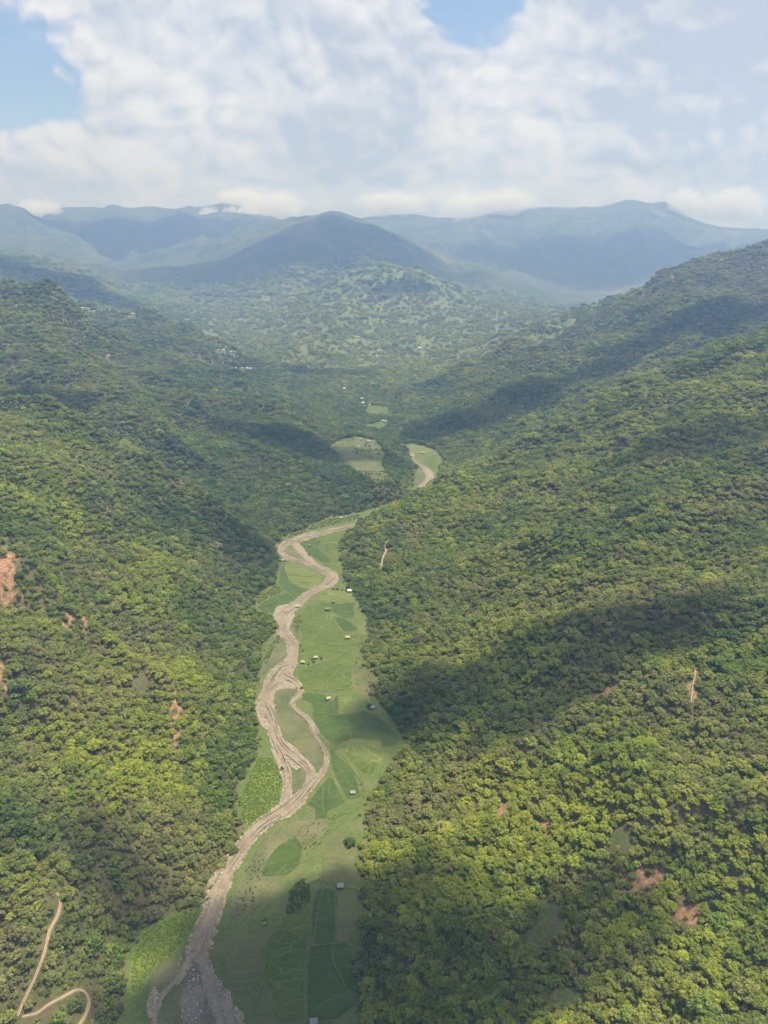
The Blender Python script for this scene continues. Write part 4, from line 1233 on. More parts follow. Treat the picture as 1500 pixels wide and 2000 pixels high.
# ------------------------------------------------------------------ where trees stand
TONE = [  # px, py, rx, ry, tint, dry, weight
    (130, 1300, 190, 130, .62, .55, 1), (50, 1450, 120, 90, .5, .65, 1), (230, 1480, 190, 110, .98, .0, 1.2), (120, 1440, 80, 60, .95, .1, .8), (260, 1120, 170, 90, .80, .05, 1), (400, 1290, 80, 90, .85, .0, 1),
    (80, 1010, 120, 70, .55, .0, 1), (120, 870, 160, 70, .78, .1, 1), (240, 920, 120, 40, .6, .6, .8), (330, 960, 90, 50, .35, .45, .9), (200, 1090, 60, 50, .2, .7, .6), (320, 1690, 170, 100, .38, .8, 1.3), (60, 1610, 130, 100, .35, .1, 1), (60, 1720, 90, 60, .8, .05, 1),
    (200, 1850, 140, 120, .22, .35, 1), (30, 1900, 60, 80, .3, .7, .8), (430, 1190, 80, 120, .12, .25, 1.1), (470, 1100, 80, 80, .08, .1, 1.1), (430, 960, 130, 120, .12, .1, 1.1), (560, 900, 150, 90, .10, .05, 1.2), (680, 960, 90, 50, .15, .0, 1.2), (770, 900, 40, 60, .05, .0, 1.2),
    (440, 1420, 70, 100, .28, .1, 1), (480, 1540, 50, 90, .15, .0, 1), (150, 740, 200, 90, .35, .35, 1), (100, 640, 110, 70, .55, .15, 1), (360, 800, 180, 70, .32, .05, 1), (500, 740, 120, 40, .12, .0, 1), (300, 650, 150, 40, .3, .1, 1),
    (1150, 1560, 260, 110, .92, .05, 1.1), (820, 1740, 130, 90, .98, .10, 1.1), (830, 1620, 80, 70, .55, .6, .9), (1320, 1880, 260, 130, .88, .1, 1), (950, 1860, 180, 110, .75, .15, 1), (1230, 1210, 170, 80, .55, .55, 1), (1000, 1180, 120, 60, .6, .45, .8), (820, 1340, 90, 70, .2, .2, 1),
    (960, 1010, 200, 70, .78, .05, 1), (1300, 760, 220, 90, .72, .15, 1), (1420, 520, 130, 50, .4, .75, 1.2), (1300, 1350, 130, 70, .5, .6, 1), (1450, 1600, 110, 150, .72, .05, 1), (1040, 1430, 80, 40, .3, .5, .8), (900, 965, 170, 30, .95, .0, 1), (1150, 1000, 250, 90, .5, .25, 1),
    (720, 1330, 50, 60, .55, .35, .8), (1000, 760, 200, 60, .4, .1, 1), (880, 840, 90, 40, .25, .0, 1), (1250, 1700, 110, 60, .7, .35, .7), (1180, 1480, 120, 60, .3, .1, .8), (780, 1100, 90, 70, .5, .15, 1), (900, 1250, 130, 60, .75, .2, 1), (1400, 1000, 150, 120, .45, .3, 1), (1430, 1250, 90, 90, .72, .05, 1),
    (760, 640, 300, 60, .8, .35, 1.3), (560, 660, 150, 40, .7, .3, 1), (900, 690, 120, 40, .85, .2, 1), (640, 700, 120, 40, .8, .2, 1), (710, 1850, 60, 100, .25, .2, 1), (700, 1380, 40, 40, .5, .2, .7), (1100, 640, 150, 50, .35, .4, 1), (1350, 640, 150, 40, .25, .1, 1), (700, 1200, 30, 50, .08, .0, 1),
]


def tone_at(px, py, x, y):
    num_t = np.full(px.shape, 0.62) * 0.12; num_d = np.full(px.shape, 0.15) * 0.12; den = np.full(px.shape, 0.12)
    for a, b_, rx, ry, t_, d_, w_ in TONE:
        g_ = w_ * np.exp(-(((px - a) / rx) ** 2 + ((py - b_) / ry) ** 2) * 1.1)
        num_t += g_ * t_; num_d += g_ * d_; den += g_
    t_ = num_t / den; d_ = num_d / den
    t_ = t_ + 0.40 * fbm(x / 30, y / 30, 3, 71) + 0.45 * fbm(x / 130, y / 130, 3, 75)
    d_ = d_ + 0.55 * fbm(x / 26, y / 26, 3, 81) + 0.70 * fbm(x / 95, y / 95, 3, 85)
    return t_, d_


def forest_points():
    xs, ys, sc = [], [], []
    y = 205.0
    bands = []
    while y < 5600:
        sp = 4.3 + max(0, y - 450) * 0.0014
        if y > 2600: sp += (y - 2600) * 0.0030
        hw = 0.76 * y + 60
        n = int(2 * hw / sp)
        xx = -hw + (np.arange(n) + 0.5) * sp
        xs.append(xx + rng.uniform(-.5, .5, n) * sp); ys.append(y + rng.uniform(-.5, .5, n) * sp)
        sc.append(np.full(n, sp / 4.05))
        y += sp
    return np.concatenate(xs), np.concatenate(ys), np.concatenate(sc)


fx, fy, fs = forest_points()
sdv = bilin(SD, fx / fy, np.log(fy), -U1, U1, VMIN, VMAX)
soilv = np.maximum(gsample(SOILG, fx, fy), gsample(SOILG, fx * (1 + 6 / fy), fy + 6)); clearv = np.maximum(gsample(CLEARG, fx, fy), gsample(CLEARG, fx * (1 + 6 / fy), fy + 6))
tdv = bilin(TD, fx / fy, np.log(fy), -U1, U1, VMIN, VMAX)
fz = H(fx, fy)
px_, py_, pf_ = project(fx, fy, fz)
FARF = [np.array([[float(q) for q in floor_pt(a, b_)] for a, b_ in pl]) for pl in ([(714, 800), (735, 792), (758, 796), (762, 806), (735, 812), (716, 811)], [(713, 830), (740, 825), (758, 831), (750, 838), (726, 837)])]
farf = np.full(len(fx), 1e9)
for pl in FARF: farf = np.minimum(farf, poly_sd(fx, fy, pl))
sdv = np.where((tdv > 2) & (tdv < 45) & (fz > floor_z(fy) + 4), 9.0, sdv)
sdv = np.where((fy > 1730) & (farf > 3), 9.0, sdv)
keep = (sdv > 1.5 + rng.uniform(0, 2, len(fx))) & (tdv > 2) & (soilv + rng.uniform(-.32, .15, len(fx)) < 0.38) & (clearv < 0.35) & (px_ > -380) & (px_ < 1880) & (py_ < 2120)
keep &= ~((fy > 2650) & (fz < floor_z(fy) + 6) & (rng.random(len(fx)) < 0.7))
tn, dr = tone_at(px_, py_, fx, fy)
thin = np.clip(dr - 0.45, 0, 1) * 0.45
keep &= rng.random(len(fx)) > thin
keep &= ~((fy > 2550) & (fy < 5400) & (np.abs(fx / fy - 0.03) < 0.30) & (fz < 75 + 500 * sstep(2750, 3200, fy)) & (rng.random(len(fx)) < (0.74 + 0.5 * fbm(fx / 130, fy / 130, 3, 97)) * sstep(2500, 2800, fy)))
gapn = fbm(fx / 16, fy / 16, 2, 91)
keep &= gapn > -0.55
# tracks stay open
near_m = fy < 1300
dmin = np.full(len(fx), 1e9)
idn = np.nonzero(near_m)[0]
for i in range(0, len(ROADPTS)):
    rx_, ry_ = ROADPTS[i]
    # clear the track itself and the strip in front of it that would hide it
    ddx = fx[idn] - rx_ * (1 - 0 / 400.0); ddy = fy[idn] - ry_
    d_ = np.sqrt(ddx ** 2 + np.where(ddy < 0, ddy * 0.55, ddy * 1.1) ** 2)
    dmin[idn] = np.minimum(dmin[idn], d_)
keep &= dmin > 3.3
for hx_, hy_ in HOUSEPTS:
    keep &= (np.abs(fx - hx_) > 11) | (fy > hy_ + 6) | (fy < hy_ - 26)
fx, fy, fs, fz, tn, dr, px_, py_ = (a_[keep] for a_ in (fx, fy, fs, fz, tn, dr, px_, py_))
N = len(fx)
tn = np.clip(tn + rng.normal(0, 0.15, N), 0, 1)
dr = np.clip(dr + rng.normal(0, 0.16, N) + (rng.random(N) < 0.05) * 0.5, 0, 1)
kind = rng.choice(6, N, p=[.22, .22, .13, .15, .18, .10])
kind = np.where((fy > 2600) & (kind == 3), 0, kind)
scl = fs * rng.uniform(0.50, 1.02, N) * (0.88 + 0.25 * fbm(fx / 60, fy / 60, 2, 95))
scl = np.where(rng.random(N) < 0.07, scl * 1.45, scl)
rot = rng.uniform(0, 2 * math.pi, N)
print('forest trees', N)

# the 300 that show largest in the picture stand as trees of their own
dist = np.sqrt(fx ** 2 + fy ** 2 + (fz - CAMZ) ** 2)
RADS = np.array([s_[0] for s_ in SPEC])
app = scl * RADS[kind] / dist
inframe = (px_ > 15) & (px_ < 1485) & (py_ > 900) & (py_ < 1985)
app = np.where(inframe, app, 0)
top = np.argsort(-app)[:300]
ismain = np.zeros(N, bool); ismain[top] = True

COLW = ['dark blue green', 'deep green', 'mid green', 'fresh green', 'bright yellow green']
SHAPEW = ['broad', 'round', 'wide spreading', 'tall narrow', 'flat topped', 'bushy']


def cell_words(px, py):
    if px < 470:
        if py > 1880 and px < 260: return 'beside the lower track bend'
        if py > 1720 and px < 150: return 'beside the upper dirt track'
        if py > 1720: return 'above the lower grassy bank'
        if py > 1560 and px < 230: return 'above the dirt track'
        if py > 1560: return 'on the brownish riverside slope'
        if py > 1400 and px < 240: return 'low on the left spur'
        if py > 1400: return 'below the spur crest scar'
        return 'high on the left spur'
    if px < 800: return 'at the lower field edge' if py > 1700 else 'at the rice field edge'
    if py > 1900 and px > 1250: return 'in the bottom right corner'
    if py > 1880: return 'in the low cloud shade' if px < 1030 else 'below the grassy clearing'
    if py > 1740:
        return 'left of the grassy clearing' if px < 1030 else ('right of the grassy clearing' if px < 1230 else ('beside the ragged red scar' if px < 1400 else 'right of the ragged scar'))
    if py > 1620: return 'above the tilled field' if px < 1000 else ('above the grassy clearing' if px < 1180 else ('above the big red patch' if px < 1340 else 'above the ragged red scar'))
    if py > 1480: return 'on the bright right shoulder' if px < 1200 else 'behind the bare red patches'
    return 'high on the right hillside'


def crown_words(i):
    if dr[i] > 0.62: return 'dry brownish'
    if dr[i] > 0.42: return 'dull olive'
    return COLW[min(4, int(tn[i] * 5))]


def tree_key(i):
    s_ = float(scl[i]); k = int(kind[i])
    size = 'large ' if s_ > 1.15 else ('small ' if s_ < 0.78 else '')
    return '%s%s %s tree' % (size, SHAPEW[k], crown_words(i)), cell_words(px_[i], py_[i])


ORD = ['leftmost', 'second from left', 'third from left', 'fourth from left', 'fifth from left', 'sixth from left', 'seventh from left', 'eighth from left', 'ninth from left', 'tenth from left']
ORD += ['%s from right' % w_ for w_ in ('tenth', 'ninth', 'eighth', 'seventh', 'sixth', 'fifth', 'fourth', 'third', 'second')] + ['rightmost']
byk = {}
for i in top: byk.setdefault(tree_key(i), []).append(i)
TREE_LABEL = {}
for (a_, b_), ids in byk.items():
    ids.sort(key=lambda j: px_[j])
    for r_, j in enumerate(ids):
        if len(ids) == 1: TREE_LABEL[j] = '%s %s' % (a_, b_)
        else:
            w_ = ORD[r_] if r_ < 10 else ORD[max(10, 20 - (len(ids) - r_))]
            TREE_LABEL[j] = '%s %s %s' % (w_, a_, b_)

proto = {}
tree_count = {}
for i in top[np.argsort(-app[top])]:
    k = int(kind[i])
    cm, tm = KINDS[k]
    r = empty('tree', (float(fx[i]), float(fy[i]), float(fz[i])), float(rot[i]))
    s_ = float(scl[i]); r.scale = (s_, s_, s_ * 1.0)
    for nm, dat in (('trunk', tm), ('crown', cm)):
        if (k, nm) not in proto:
            o = bpy.data.objects.new(nm, dat)
            proto[(k, nm)] = o
        else:
            o = proto[(k, nm)].copy()
        COL.objects.link(o); o.parent = r
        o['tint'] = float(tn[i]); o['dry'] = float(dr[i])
    lab = TREE_LABEL[i]
    tag(r, lab, 'tree', 'nearest forest trees: ' + cell_words(px_[i], py_[i]))

# ------------------------------------------------------------------ single trees and bushes standing on the valley floor
FT = [  # px, py, kind, scale, tint, dry, label
    (684, 1650, 0, 1.0, .02, .0, 'dark leafy tree standing out from the forest edge beside the tilled field'), (676, 1645, 4, 0.5, .1, .0, 'small dark tree tucked against the larger one by the tilled field'),
    (603, 1298, 3, 0.42, .1, .1, 'small dark bush left of the pale hut by the path'), (613, 1294, 5, 0.75, .1, .1, 'tiny dark bush just below the pale hut by the path'), (628, 1288, 3, 0.5, .1, .0, 'slender dark tree right of the pale hut by the path'), (610, 1289, 5, 0.7, .12, .1, 'round dark bush beside the pale hut by the path'),
    (652, 1152, 5, 0.9, .1, .1, 'first dark bush in the row at the top of the light field'), (659, 1152, 5, 0.8, .15, .1, 'second dark bush in the row at the top of the light field'), (668, 1153, 5, 0.7, .15, .2, 'third dark bush in the row at the top of the light field'), (676, 1154, 5, 0.7, .1, .1, 'last dark bush in the row next to the white roofed hut'),
    (722, 1382, 5, 1.3, .02, .0, 'dark bush behind the blue roofed hut'), (561, 1502, 5, .5, .2, .1, ''), (643, 1050, 3, .4, .2, 0, ''),
    (604, 1085, 5, .9, .15, .1, 'dark bush on the inner river bank beside the upper field'), (556, 1097, 5, .8, .1, .1, 'dark bush beside the whitish hut at the left forest edge'),
    (590, 1345, 5, .9, .15, .2, 'dark bush at the river edge above the dark green field'), (551, 1503, 5, .8, .1, .2, 'dark bush on the left gravel edge of the river'), (588, 1262, 5, .6, .2, .1, 'low bush on the right bank opposite the brown bar'), (592, 1272, 5, .6, .2, .1, 'low bush just below another on the right bank'),
    (614, 1648, 5, .45, .1, .3, 'dark shrub where the two bund paths meet'), (518, 1800, 5, .8, .05, .1, 'dark bush above the stepped brown paddies'),
    (722, 1560, 1, .8, .9, .0, 'bright green tree at the forest edge right of the grey hut'), (706, 1655, 1, .95, .98, .1, 'bright yellow green tree next to the dark one by the tilled field'),
    (730, 1460, 5, .7, .3, .1, ''), (697, 886, 5, 1.2, .1, .0, 'dark shrub below the yellowish terrace hut'),
]
for px, py, k, s_, t_, d_, lab in FT:
    if not lab: continue
    p = hit(px, py)
    r = empty('bush' if k == 5 else 'tree', p, (px * 0.37) % 6.28)
    r.scale = (s_, s_, s_)
    for part in ('trunk', 'crown'):
        if (k, part) in proto:
            o = proto[(k, part)].copy()
        else:
            o = bpy.data.objects.new(part, KINDS[k][part == 'trunk']); proto[(k, part)] = o
        COL.objects.link(o); o.parent = r
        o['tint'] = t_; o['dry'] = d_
    tag(r, lab, 'bush' if k == 5 else 'tree', 'bushes and trees on the valley floor')

# the rest of the forest: one mass
def points_obj(name, sel, label):
    n = int(sel.sum())
    me_ = bpy.data.meshes.new(name)
    me_.vertices.add(n)
    co_ = np.stack([fx[sel], fy[sel], fz[sel]], 1).astype(np.float32)
    me_.vertices.foreach_set('co', co_.ravel())
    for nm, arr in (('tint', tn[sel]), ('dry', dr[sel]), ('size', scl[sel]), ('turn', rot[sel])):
        a_ = me_.attributes.new(nm, 'FLOAT', 'POINT'); a_.data.foreach_set('value', arr.astype(np.float32))
    a_ = me_.attributes.new('sort', 'INT', 'POINT'); a_.data.foreach_set('value', kind[sel].astype(np.int32))
    o = bpy.data.objects.new(name, me_)
    COL.objects.link(o)
    tag(o, label, None, None, 'stuff')
    return o


def forest_nodes(name, kinds):
    ng = bpy.data.node_groups.new(name, 'GeometryNodeTree')
    ng.interface.new_socket('Geometry', in_out='INPUT', socket_type='NodeSocketGeometry')
    ng.interface.new_socket('Geometry', in_out='OUTPUT', socket_type='NodeSocketGeometry')
    nn = ng.nodes; L = ng.links
    gi = nn.new('NodeGroupInput'); go = nn.new('NodeGroupOutput')

    def attr(nm, typ='FLOAT'):
        a_ = nn.new('GeometryNodeInputNamedAttribute'); a_.data_type = typ; a_.inputs[0].default_value = nm
        return [s_ for s_ in a_.outputs if s_.enabled][0]
    size = attr('size'); turn = attr('turn'); srt = attr('sort', 'INT')
    cx = nn.new('ShaderNodeCombineXYZ'); L.new(turn, cx.inputs[2])
    jn = nn.new('GeometryNodeJoinGeometry')
    for k in kinds:
        eq = nn.new('FunctionNodeCompare'); eq.data_type = 'INT'; eq.operation = 'EQUAL'
        ins = [s_ for s_ in eq.inputs if s_.enabled]
        L.new(srt, ins[0]); ins[1].default_value = k
        ip = nn.new('GeometryNodeInstanceOnPoints')
        j2 = nn.new('GeometryNodeJoinGeometry')
        for part in ('crown', 'trunk'):
            oi = nn.new('GeometryNodeObjectInfo'); oi.transform_space = 'ORIGINAL'
            oi.inputs[0].default_value = proto[(k, part)]
            L.new(oi.outputs['Geometry'], j2.inputs[0])
        L.new(gi.outputs[0], ip.inputs['Points']); L.new(eq.outputs[0], ip.inputs['Selection'])
        L.new(j2.outputs[0], ip.inputs['Instance']); L.new(cx.outputs[0], ip.inputs['Rotation']); L.new(size, ip.inputs['Scale'])
        L.new(ip.outputs[0], jn.inputs[0])
    L.new(jn.outputs[0], go.inputs[0])
    return ng


have = [k for k in range(6) if (k, 'crown') in proto]
for k in range(6):
    if k not in have: kind[kind == k] = have[0]
ngf = forest_nodes('forest_nodes', have)
fo = points_obj('forest', ~ismain, 'dense mixed green forest covering both sides of the valley')
fo.modifiers.new('scatter', 'NODES').node_group = ngf

# ------------------------------------------------------------------ low growth on the banks
def in_poly(px, py, poly):
    return poly_sd(px, py, np.array(poly, float)) < 0


UG = [  # polygon, spacing m, size, tint, dry
    ([(475, 1600), (468, 1560), (505, 1480), (530, 1480), (545, 1500), (552, 1530), (545, 1560), (520, 1590), (490, 1615)], 1.0, .24, .72, .0),
    ([(258, 1940), (258, 1870), (285, 1820), (335, 1790), (392, 1782), (372, 1820), (350, 1850), (330, 1870), (300, 1890), (275, 1930)], 0.95, .22, .78, .0),
    ([(560, 1785), (565, 1740), (590, 1715), (606, 1730), (605, 1760), (580, 1785)], 1.3, .30, .1, .2),
    ([(500, 1165), (545, 1142), (552, 1155), (530, 1165), (505, 1180)], 2.0, .45, .75, .0),
    ([(560, 1050), (600, 1030), (640, 1014), (700, 1005), (705, 1012), (640, 1028), (600, 1038), (565, 1052)], 3.0, .5, .7, .1),
    ([(520, 1300), (520, 1270), (545, 1240), (550, 1250), (530, 1275)], 2.4, .34, .4, .3),
    ([(582, 1240), (592, 1210), (582, 1200), (572, 1215), (578, 1235)], 2.4, .3, .3, .3),
    ([(600, 1600), (660, 1590), (640, 1640), (600, 1670), (560, 1640)], 3.4, .24, .6, .2),
    ([(530, 1700), (500, 1760), (470, 1800), (455, 1770), (480, 1700), (510, 1670)], 3.0, .26, .2, .4),
    ([(660, 1470), (690, 1500), (712, 1530), (722, 1580), (706, 1570), (690, 1510), (668, 1480)], 2.6, .22, .85, .1),
    ([(655, 880), (680, 860), (730, 862), (748, 885), (740, 930), (700, 915)], 11.0, .8, .3, .1),
    ([(735, 862), (752, 870), (760, 900), (755, 915), (745, 905), (742, 880)], 6.0, .8, .1, .0),
]
bx_, by_, bs_, bt_, bd_ = [], [], [], [], []
for poly, sp, sz, t_, d_ in UG:
    wp = np.array([[float(q) for q in floor_pt(a, b_)] for a, b_ in poly])
    x0, y0 = wp.min(0); x1, y1 = wp.max(0)
    n = int((x1 - x0) * (y1 - y0) / sp ** 2)
    qx = rng.uniform(x0, x1, n); qy = rng.uniform(y0, y1, n)
    m_ = poly_sd(qx, qy, wp) < 0
    qx, qy = qx[m_], qy[m_]
    bx_.append(qx); by_.append(qy); bs_.append(sz * rng.uniform(.5, 1.4, len(qx))); bt_.append(np.full(len(qx), t_)); bd_.append(np.full(len(qx), d_))
# ragged forest edge along the fields and banks
n = 26000
qx = rng.uniform(-330, 330, n); qy = rng.uniform(260, 2300, n)
q_sd = bilin(SD, qx / qy, np.log(qy), -U1, U1, VMIN, VMAX)
m_ = (q_sd > -2.5) & (q_sd < 5)
qx, qy = qx[m_], qy[m_]
bx_.append(qx); by_.append(qy); bs_.append(rng.uniform(.2, .7, len(qx))); bt_.append(rng.uniform(.2, .9, len(qx))); bd_.append(rng.uniform(0, .4, len(qx)))
# bushes filling gaps of the near slopes
n = 80000
qy = np.sqrt(rng.uniform(205 ** 2, 1400 ** 2, n)); qx = rng.uniform(-1, 1, n) * (0.6 * qy + 30)
q_sd = bilin(SD, qx / qy, np.log(qy), -U1, U1, VMIN, VMAX)
qs = gsample(SOILG, qx, qy); qc = gsample(CLEARG, qx, qy)
qz = H(qx, qy); qpx, qpy, _ = project(qx, qy, qz)
dm = np.full(n, 1e9)
for rx_, ry_ in ROADPTS: dm = np.minimum(dm, np.hypot(qx - rx_, qy - ry_))
m_ = (q_sd > 4) & (qs < .3) & (qc < .55) & (dm > 2.4)
t_, d_ = tone_at(qpx, qpy, qx, qy)
bx_.append(qx[m_]); by_.append(qy[m_]); bs_.append(rng.uniform(.35, .85, int(m_.sum()))); bt_.append(t_[m_]); bd_.append(d_[m_] + .15)
qx = np.concatenate(bx_); qy = np.concatenate(by_)
fx, fy, fz = qx, qy, H(qx, qy)
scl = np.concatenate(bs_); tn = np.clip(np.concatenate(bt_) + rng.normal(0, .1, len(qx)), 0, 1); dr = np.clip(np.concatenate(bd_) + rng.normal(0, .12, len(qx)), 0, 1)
rot = rng.uniform(0, 6.28, len(qx)); kind = np.full(len(qx), 5)
print('undergrowth', len(qx))
ug = points_obj('undergrowth', np.ones(len(qx), bool), 'low green bushes and weeds along the banks, field edges and gaps')
ug.modifiers.new('scatter', 'NODES').node_group = forest_nodes('undergrowth_nodes', [5])

# ------------------------------------------------------------------ boulders and cobbles
m_rock = simple_mat('river_stone', (0.55, 0.52, 0.46), 0.8, 0.3, 1.2)


def rock_mesh(seed):
    rr = random.Random(seed)
    bm = bmesh.new(); bmesh.ops.create_icosphere(bm, subdivisions=1, radius=0.5)
    for v in bm.verts:
        v.co *= rr.uniform(0.78, 1.2); v.co.z *= 0.7
    me_ = bpy.data.meshes.new('boulder'); bm.to_mesh(me_); bm.free(); me_.materials.append(m_rock)
    return me_


RM = [rock_mesh(s_) for s_ in range(4)]
BAR = [([(375, 1880), (400, 1880), (412, 1905), (395, 1990), (370, 1998), (350, 1990), (358, 1940)], 62, 'pale boulder in the stony fan between the two lower river arms', 'pale boulders between the two lower river arms'),
       ([(505, 1610), (530, 1600), (560, 1572), (590, 1560), (580, 1575), (540, 1610), (520, 1630)], 22, 'pale boulder on the stony right bank where the arms rejoin', 'pale boulders where the river arms rejoin'),
       ([(410, 1700), (440, 1680), (452, 1700), (440, 1740), (415, 1740)], 14, 'pale boulder in the shallow reach under the steep left forest', 'pale boulders in the reach under the left forest'),
       ([(335, 1870), (352, 1868), (362, 1885), (350, 1895), (335, 1890)], 5, 'white boulder on the reddish bank left of the thin arm', 'white boulders on the reddish left bank')]
for poly, n, lab, grp in BAR:
    wp = np.array([[float(q) for q in floor_pt(a, b_)] for a, b_ in poly]); x0, y0 = wp.min(0); x1, y1 = wp.max(0)
    c_ = 0
    while c_ < n:
        x = float(rng.uniform(x0, x1)); y = float(rng.uniform(y0, y1))
        if float(poly_sd(np.array([x]), np.array([y]), wp)[0]) > 0: continue
        o = bpy.data.objects.new('boulder', RM[c_ % 4]); COL.objects.link(o)
        s_ = float(rng.uniform(0.5, 1.15)); o.scale = (s_, s_, s_); o.location = (x, y, float(H(x, y)) + 0.5); o.rotation_euler = (0, 0, float(rng.uniform(0, 6)))
        tag(o, lab, 'boulder', grp); c_ += 1
v, f = [], []
src = [(np.array([vv.co[:] for vv in m_.vertices]), [tuple(p_.vertices) for p_ in m_.polygons]) for m_ in RM]
line = smooth_line(MAIN, 4) + smooth_line(ARMS[3], 4) + smooth_line(ARMS[4], 4) + smooth_line(ARMS[5], 4) + smooth_line(ARMS[5], 4)
line = [q for q in line if q[1] > 1175]
for i in range(1700):
    q = line[int(rng.integers(len(line)))]
    sg = 1 if rng.random() < .5 else -1
    px = q[0] + sg * q[2] * rng.uniform(.30, .72); py = q[1] + rng.uniform(-6, 6)
    if i % 3 == 0: px = rng.uniform(352, 415); py = rng.uniform(1875, 2010)
    if i % 11 == 0: px = rng.uniform(535, 572); py = rng.uniform(1185, 1235)
    x, y = floor_pt(px, py); s_ = float(rng.uniform(.14, .42))
    cc, ff = src[i % 4]; b0 = len(v)
    pts = cc * s_ + np.array([float(x), float(y), float(floor_z(y)) + 0.42])
    v += [tuple(t_) for t_ in pts]; f += [tuple(b0 + j for j in t_) for t_ in ff]
tag(mesh_obj('pebbles', v, f, m_rock), 'countless pale cobbles strewn along the river edges and bars', None, None, 'stuff')

# ------------------------------------------------------------------ clouds overhead, above the haze: they shade the ground
def cloud_mat(name, dens):
    m, T = new_mat(name)
    vs = T.n('ShaderNodeVolumeScatter', {'Color': (1, 1, 1, 1), 'Density': dens, 'Anisotropy': 0.3})
    T.n('ShaderNodeOutputMaterial', {1: vs.outputs[0]})
    return m


m_cloud = cloud_mat('cloud', 0.0145)


def make_cloud(gx, gy, gz, rx, ry, rz_, zc, seed, label, th=130.0):
    """lumpy flat-based cloud whose shadow falls round (gx, gy, gz)"""
    t = (zc - gz) / SUN_DIR.z
    cx, cy_ = gx + SUN_DIR.x * t, gy + SUN_DIR.y * t
    bm = bmesh.new(); bmesh.ops.create_icosphere(bm, subdivisions=5, radius=1.0)
    co_ = np.array([v.co[:] for v in bm.verts])
    a = np.arctan2(co_[:, 1], co_[:, 0])
    k = 1 + 0.30 * fbm(co_[:, 0] * 1.6 + seed * 3.1, co_[:, 1] * 1.6 + co_[:, 2], 4, seed, 0.6) * 1.6
    p = co_ * k[:, None]
    zz = np.where(p[:, 2] > 0, p[:, 2] * th, p[:, 2] * th * 0.35)
    c, s = math.cos(rz_), math.sin(rz_)
    X_, Y_ = p[:, 0] * rx, p[:, 1] * ry
    for i, v in enumerate(bm.verts):
        v.co = (X_[i] * c - Y_[i] * s, X_[i] * s + Y_[i] * c, zz[i])
    me_ = bpy.data.meshes.new('cloud'); bm.to_mesh(me_); bm.free(); me_.materials.append(m_cloud)
    o = bpy.data.objects.new('cloud', me_); o.location = (cx, cy_, zc); COL.objects.link(o)
    tag(o, label, 'cloud', 'broken clouds above the valley')
    return o


# ground spot seen at a pixel, half sizes on the ground in m, turn
SHADE = [
    (1150, 745, 330, 85, 0.45, 2300, 'long cloud above the big right ridge'), (1400, 605, 320, 110, 0.2, 2500, 'broad cloud above the shaded top of the right ridge'), (960, 810, 230, 110, 0.35, 2100, 'small cloud above the mouth of the right side valley'),
    (1400, 850, 190, 60, 0.15, 1750, 'thin cloud streak above the right slope'), (1200, 1270, 120, 42, 0.25, 1600, 'cloud above the middle of the right slope'), (1360, 1195, 45, 40, 0.9, 1600, 'small cloud shred above the right slope'), (930, 1340, 130, 45, 0.15, 1600, 'cloud above the dark wood by the blue roof'), (800, 1370, 60, 45, 0, 1600, 'small cloud above the field corner'),
    (625, 1840, 100, 62, 0.3, 1560, 'cloud above the lower rice fields'), (830, 1945, 130, 52, 0.1, 1560, 'cloud above the foot of the right hill'), (610, 1985, 120, 62, 0.0, 1560, 'cloud above the lower end of the valley'), (260, 1770, 70, 30, -0.3, 1560, 'cloud above the lower left woods'),
    (590, 870, 210, 80, -0.2, 1900, 'cloud above the dark left woods behind the spur'), (60, 775, 150, 55, 0.1, 2100, 'cloud above the left hill'), (470, 1060, 80, 60, -0.4, 1700, 'cloud above the left side valley'), (560, 725, 330, 90, -0.3, 2300, 'cloud above the far end of the left spur'),
    (790, 565, 190, 90, 0, 3200, 'cloud above the middle hill'), (600, 470, 1350, 400, 0, 3800, 'great cloud above the cone shaped mountain'), (1200, 490, 1700, 600, 0, 4200, 'unseen cloud added to darken the far right range'), (230, 460, 1300, 500, 0, 4200, 'unseen cloud added to darken the far left range'),  # the two far range clouds are added out of view to darken them
 (60, 530, 700, 300, 0, 3200, 'cloud above the far left hill'),
]
for k, (px, py, rx, ry, tz, zc, lab) in enumerate(SHADE):
    p = hit(px, py)
    make_cloud(p.x, p.y, p.z, rx, ry, tz, zc, k + 3, lab, th=max(90.0, min(150.0, ry * 0.9)) * (0.7 if 'cone' in lab else 0.5 if 'lower left' in lab or 'left side valley' in lab else (0.62 if 'right slope' in lab or 'dark wood' in lab else 1.0)) * (1.7 if py > 1700 and px > 400 else 1.0))

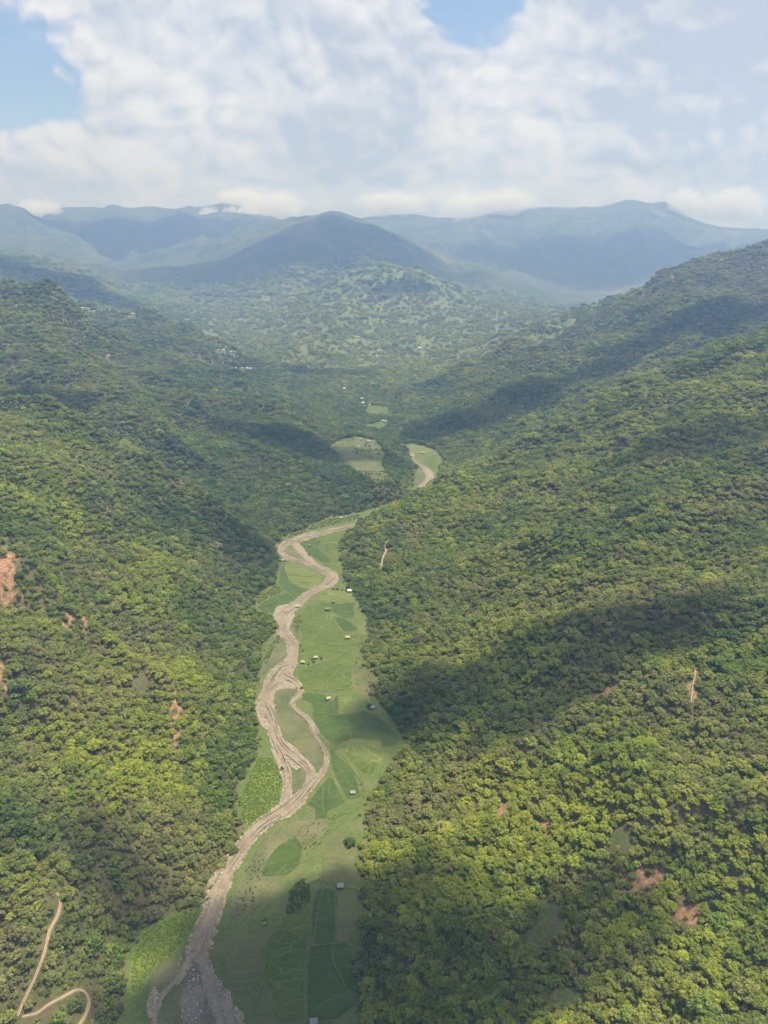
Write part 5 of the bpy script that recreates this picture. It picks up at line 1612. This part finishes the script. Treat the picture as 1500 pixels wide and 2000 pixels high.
# low white cloud, in shreds and banks, on the far ridges
m_low_cloud, T = new_mat('low_cloud')
vs = T.n('ShaderNodeVolumeScatter', {'Color': (1, 1, 1, 1), 'Density': 0.006, 'Anisotropy': 0.0})
T.n('ShaderNodeOutputMaterial', {1: vs.outputs[0]})
LOW_CLOUD = [(92, 422, 8900, 190, 170, 'small white cloud ball against the far left ridge'), (60, 408, 8950, 120, 110, 'left fringe of the cloud against the far left ridge'), (128, 440, 8850, 90, 60, 'thin lower shred of cloud below the far left ridge'),
        (405, 425, 8900, 130, 120, 'slanting white cloud shred on the far ridge'), (445, 430, 8900, 130, 150, 'middle slanting cloud shred on the far ridge'), (480, 420, 8900, 130, 120, 'cloud shred beside the cone shaped mountain'), (372, 442, 8850, 60, 60, 'lowest wisp of cloud on the far ridge'),
        (535, 405, 9200, 330, 170, 'low cloud bank left of the cone peak'), (470, 388, 9300, 260, 110, 'cloud heap above the far ridge left of the cone'), (905, 405, 9200, 260, 150, 'cloud heap on the middle of the far range'), (985, 396, 9250, 380, 150, 'long cloud bank on the middle of the far range'), (760, 398, 9300, 420, 140, 'cloud bank right of the cone peak'), (1335, 398, 9200, 190, 170, 'cloud tumbling over the right end of the far range'), (1430, 402, 9200, 400, 190, 'grey cloud bank hiding the right end of the far range'), ]
for k, (px, py, Y, rx, rz_, lab) in enumerate(LOW_CLOUD):
    u, w = ray_uw(px, py)
    bm = bmesh.new(); bmesh.ops.create_icosphere(bm, subdivisions=6, radius=1.0)
    co_ = np.array([v.co[:] for v in bm.verts])
    n_ = fbm(co_[:, 0] * 2.2 + k * 5.3, co_[:, 2] * 2.6 + co_[:, 1] * 1.3, 6, 400 + k, 0.68)
    p = co_ * (1 + 0.75 * n_)[:, None]
    sh = 0.45 if 'slant' in lab or 'shred' in lab else 0.0
    for i, v in enumerate(bm.verts):
        v.co = (p[i, 0] * rx + p[i, 2] * rz_ * sh, p[i, 1] * 110, p[i, 2] * rz_)
    me_ = bpy.data.meshes.new('low_cloud'); bm.to_mesh(me_); bm.free(); me_.materials.append(m_low_cloud)
    o = bpy.data.objects.new('low_cloud', me_); o.location = (float(u) * Y, Y, CAMZ + float(w) * Y); COL.objects.link(o)
    tag(o, lab, 'low_cloud', 'white cloud shreds and banks on the far ridges')

m_veil, T = new_mat('thin_cloud')
vs = T.n('ShaderNodeVolumeScatter', {'Color': (1, 1, 1, 1), 'Density': 0.0013, 'Anisotropy': 0.0})
T.n('ShaderNodeOutputMaterial', {1: vs.outputs[0]})
for k, (px, py, Y, rx, rz_, lab) in enumerate([(560, 388, 9500, 2300, 190, 'thin veil of cloud along the left half of the far range'), (1150, 384, 9600, 2500, 190, 'thin veil of cloud along the right half of the far range')]):
    u, w = ray_uw(px, py)
    bm = bmesh.new(); bmesh.ops.create_icosphere(bm, subdivisions=6, radius=1.0)
    co_ = np.array([v.co[:] for v in bm.verts])
    n_ = fbm(co_[:, 0] * 7 + k * 5.3, co_[:, 2] * 2.6 + co_[:, 1] * 1.3, 6, 470 + k, 0.65)
    for i, v in enumerate(bm.verts):
        v.co = (co_[i, 0] * rx, co_[i, 1] * 170, co_[i, 2] * (1 + 1.3 * n_[i]) * rz_)
    me_ = bpy.data.meshes.new('low_cloud'); bm.to_mesh(me_); bm.free(); me_.materials.append(m_veil)
    o = bpy.data.objects.new('low_cloud', me_); o.location = (float(u) * Y, Y, CAMZ + float(w) * Y); COL.objects.link(o)
    tag(o, lab, 'low_cloud', 'white cloud shreds and banks on the far ridges')

# ------------------------------------------------------------------ haze
m_haze, T = new_mat('haze')
pv = T.n('ShaderNodeVolumePrincipled', {'Color': (0.34, 0.53, 1.0, 1), 'Density': 1.65e-4, 'Anisotropy': 0.45, 'Absorption Color': (0.8, 0.8, 0.8, 1)})
T.n('ShaderNodeOutputMaterial', {1: pv.outputs[0]})
hx, hy0, hy1, hz0, hz1 = 13500.0, -600.0, 13600.0, -60.0, 1420.0
hv = [(-hx, hy0, hz0), (hx, hy0, hz0), (hx, hy1, hz0), (-hx, hy1, hz0), (-hx, hy0, hz1), (hx, hy0, hz1), (hx, hy1, hz1), (-hx, hy1, hz1)]
hf = [(0, 3, 2, 1), (4, 5, 6, 7), (0, 1, 5, 4), (1, 2, 6, 5), (2, 3, 7, 6), (3, 0, 4, 7)]
haze = mesh_obj('haze', hv, hf, m_haze)
tag(haze, 'pale blue haze filling the valley and fading the far mountains', None, None, 'stuff')
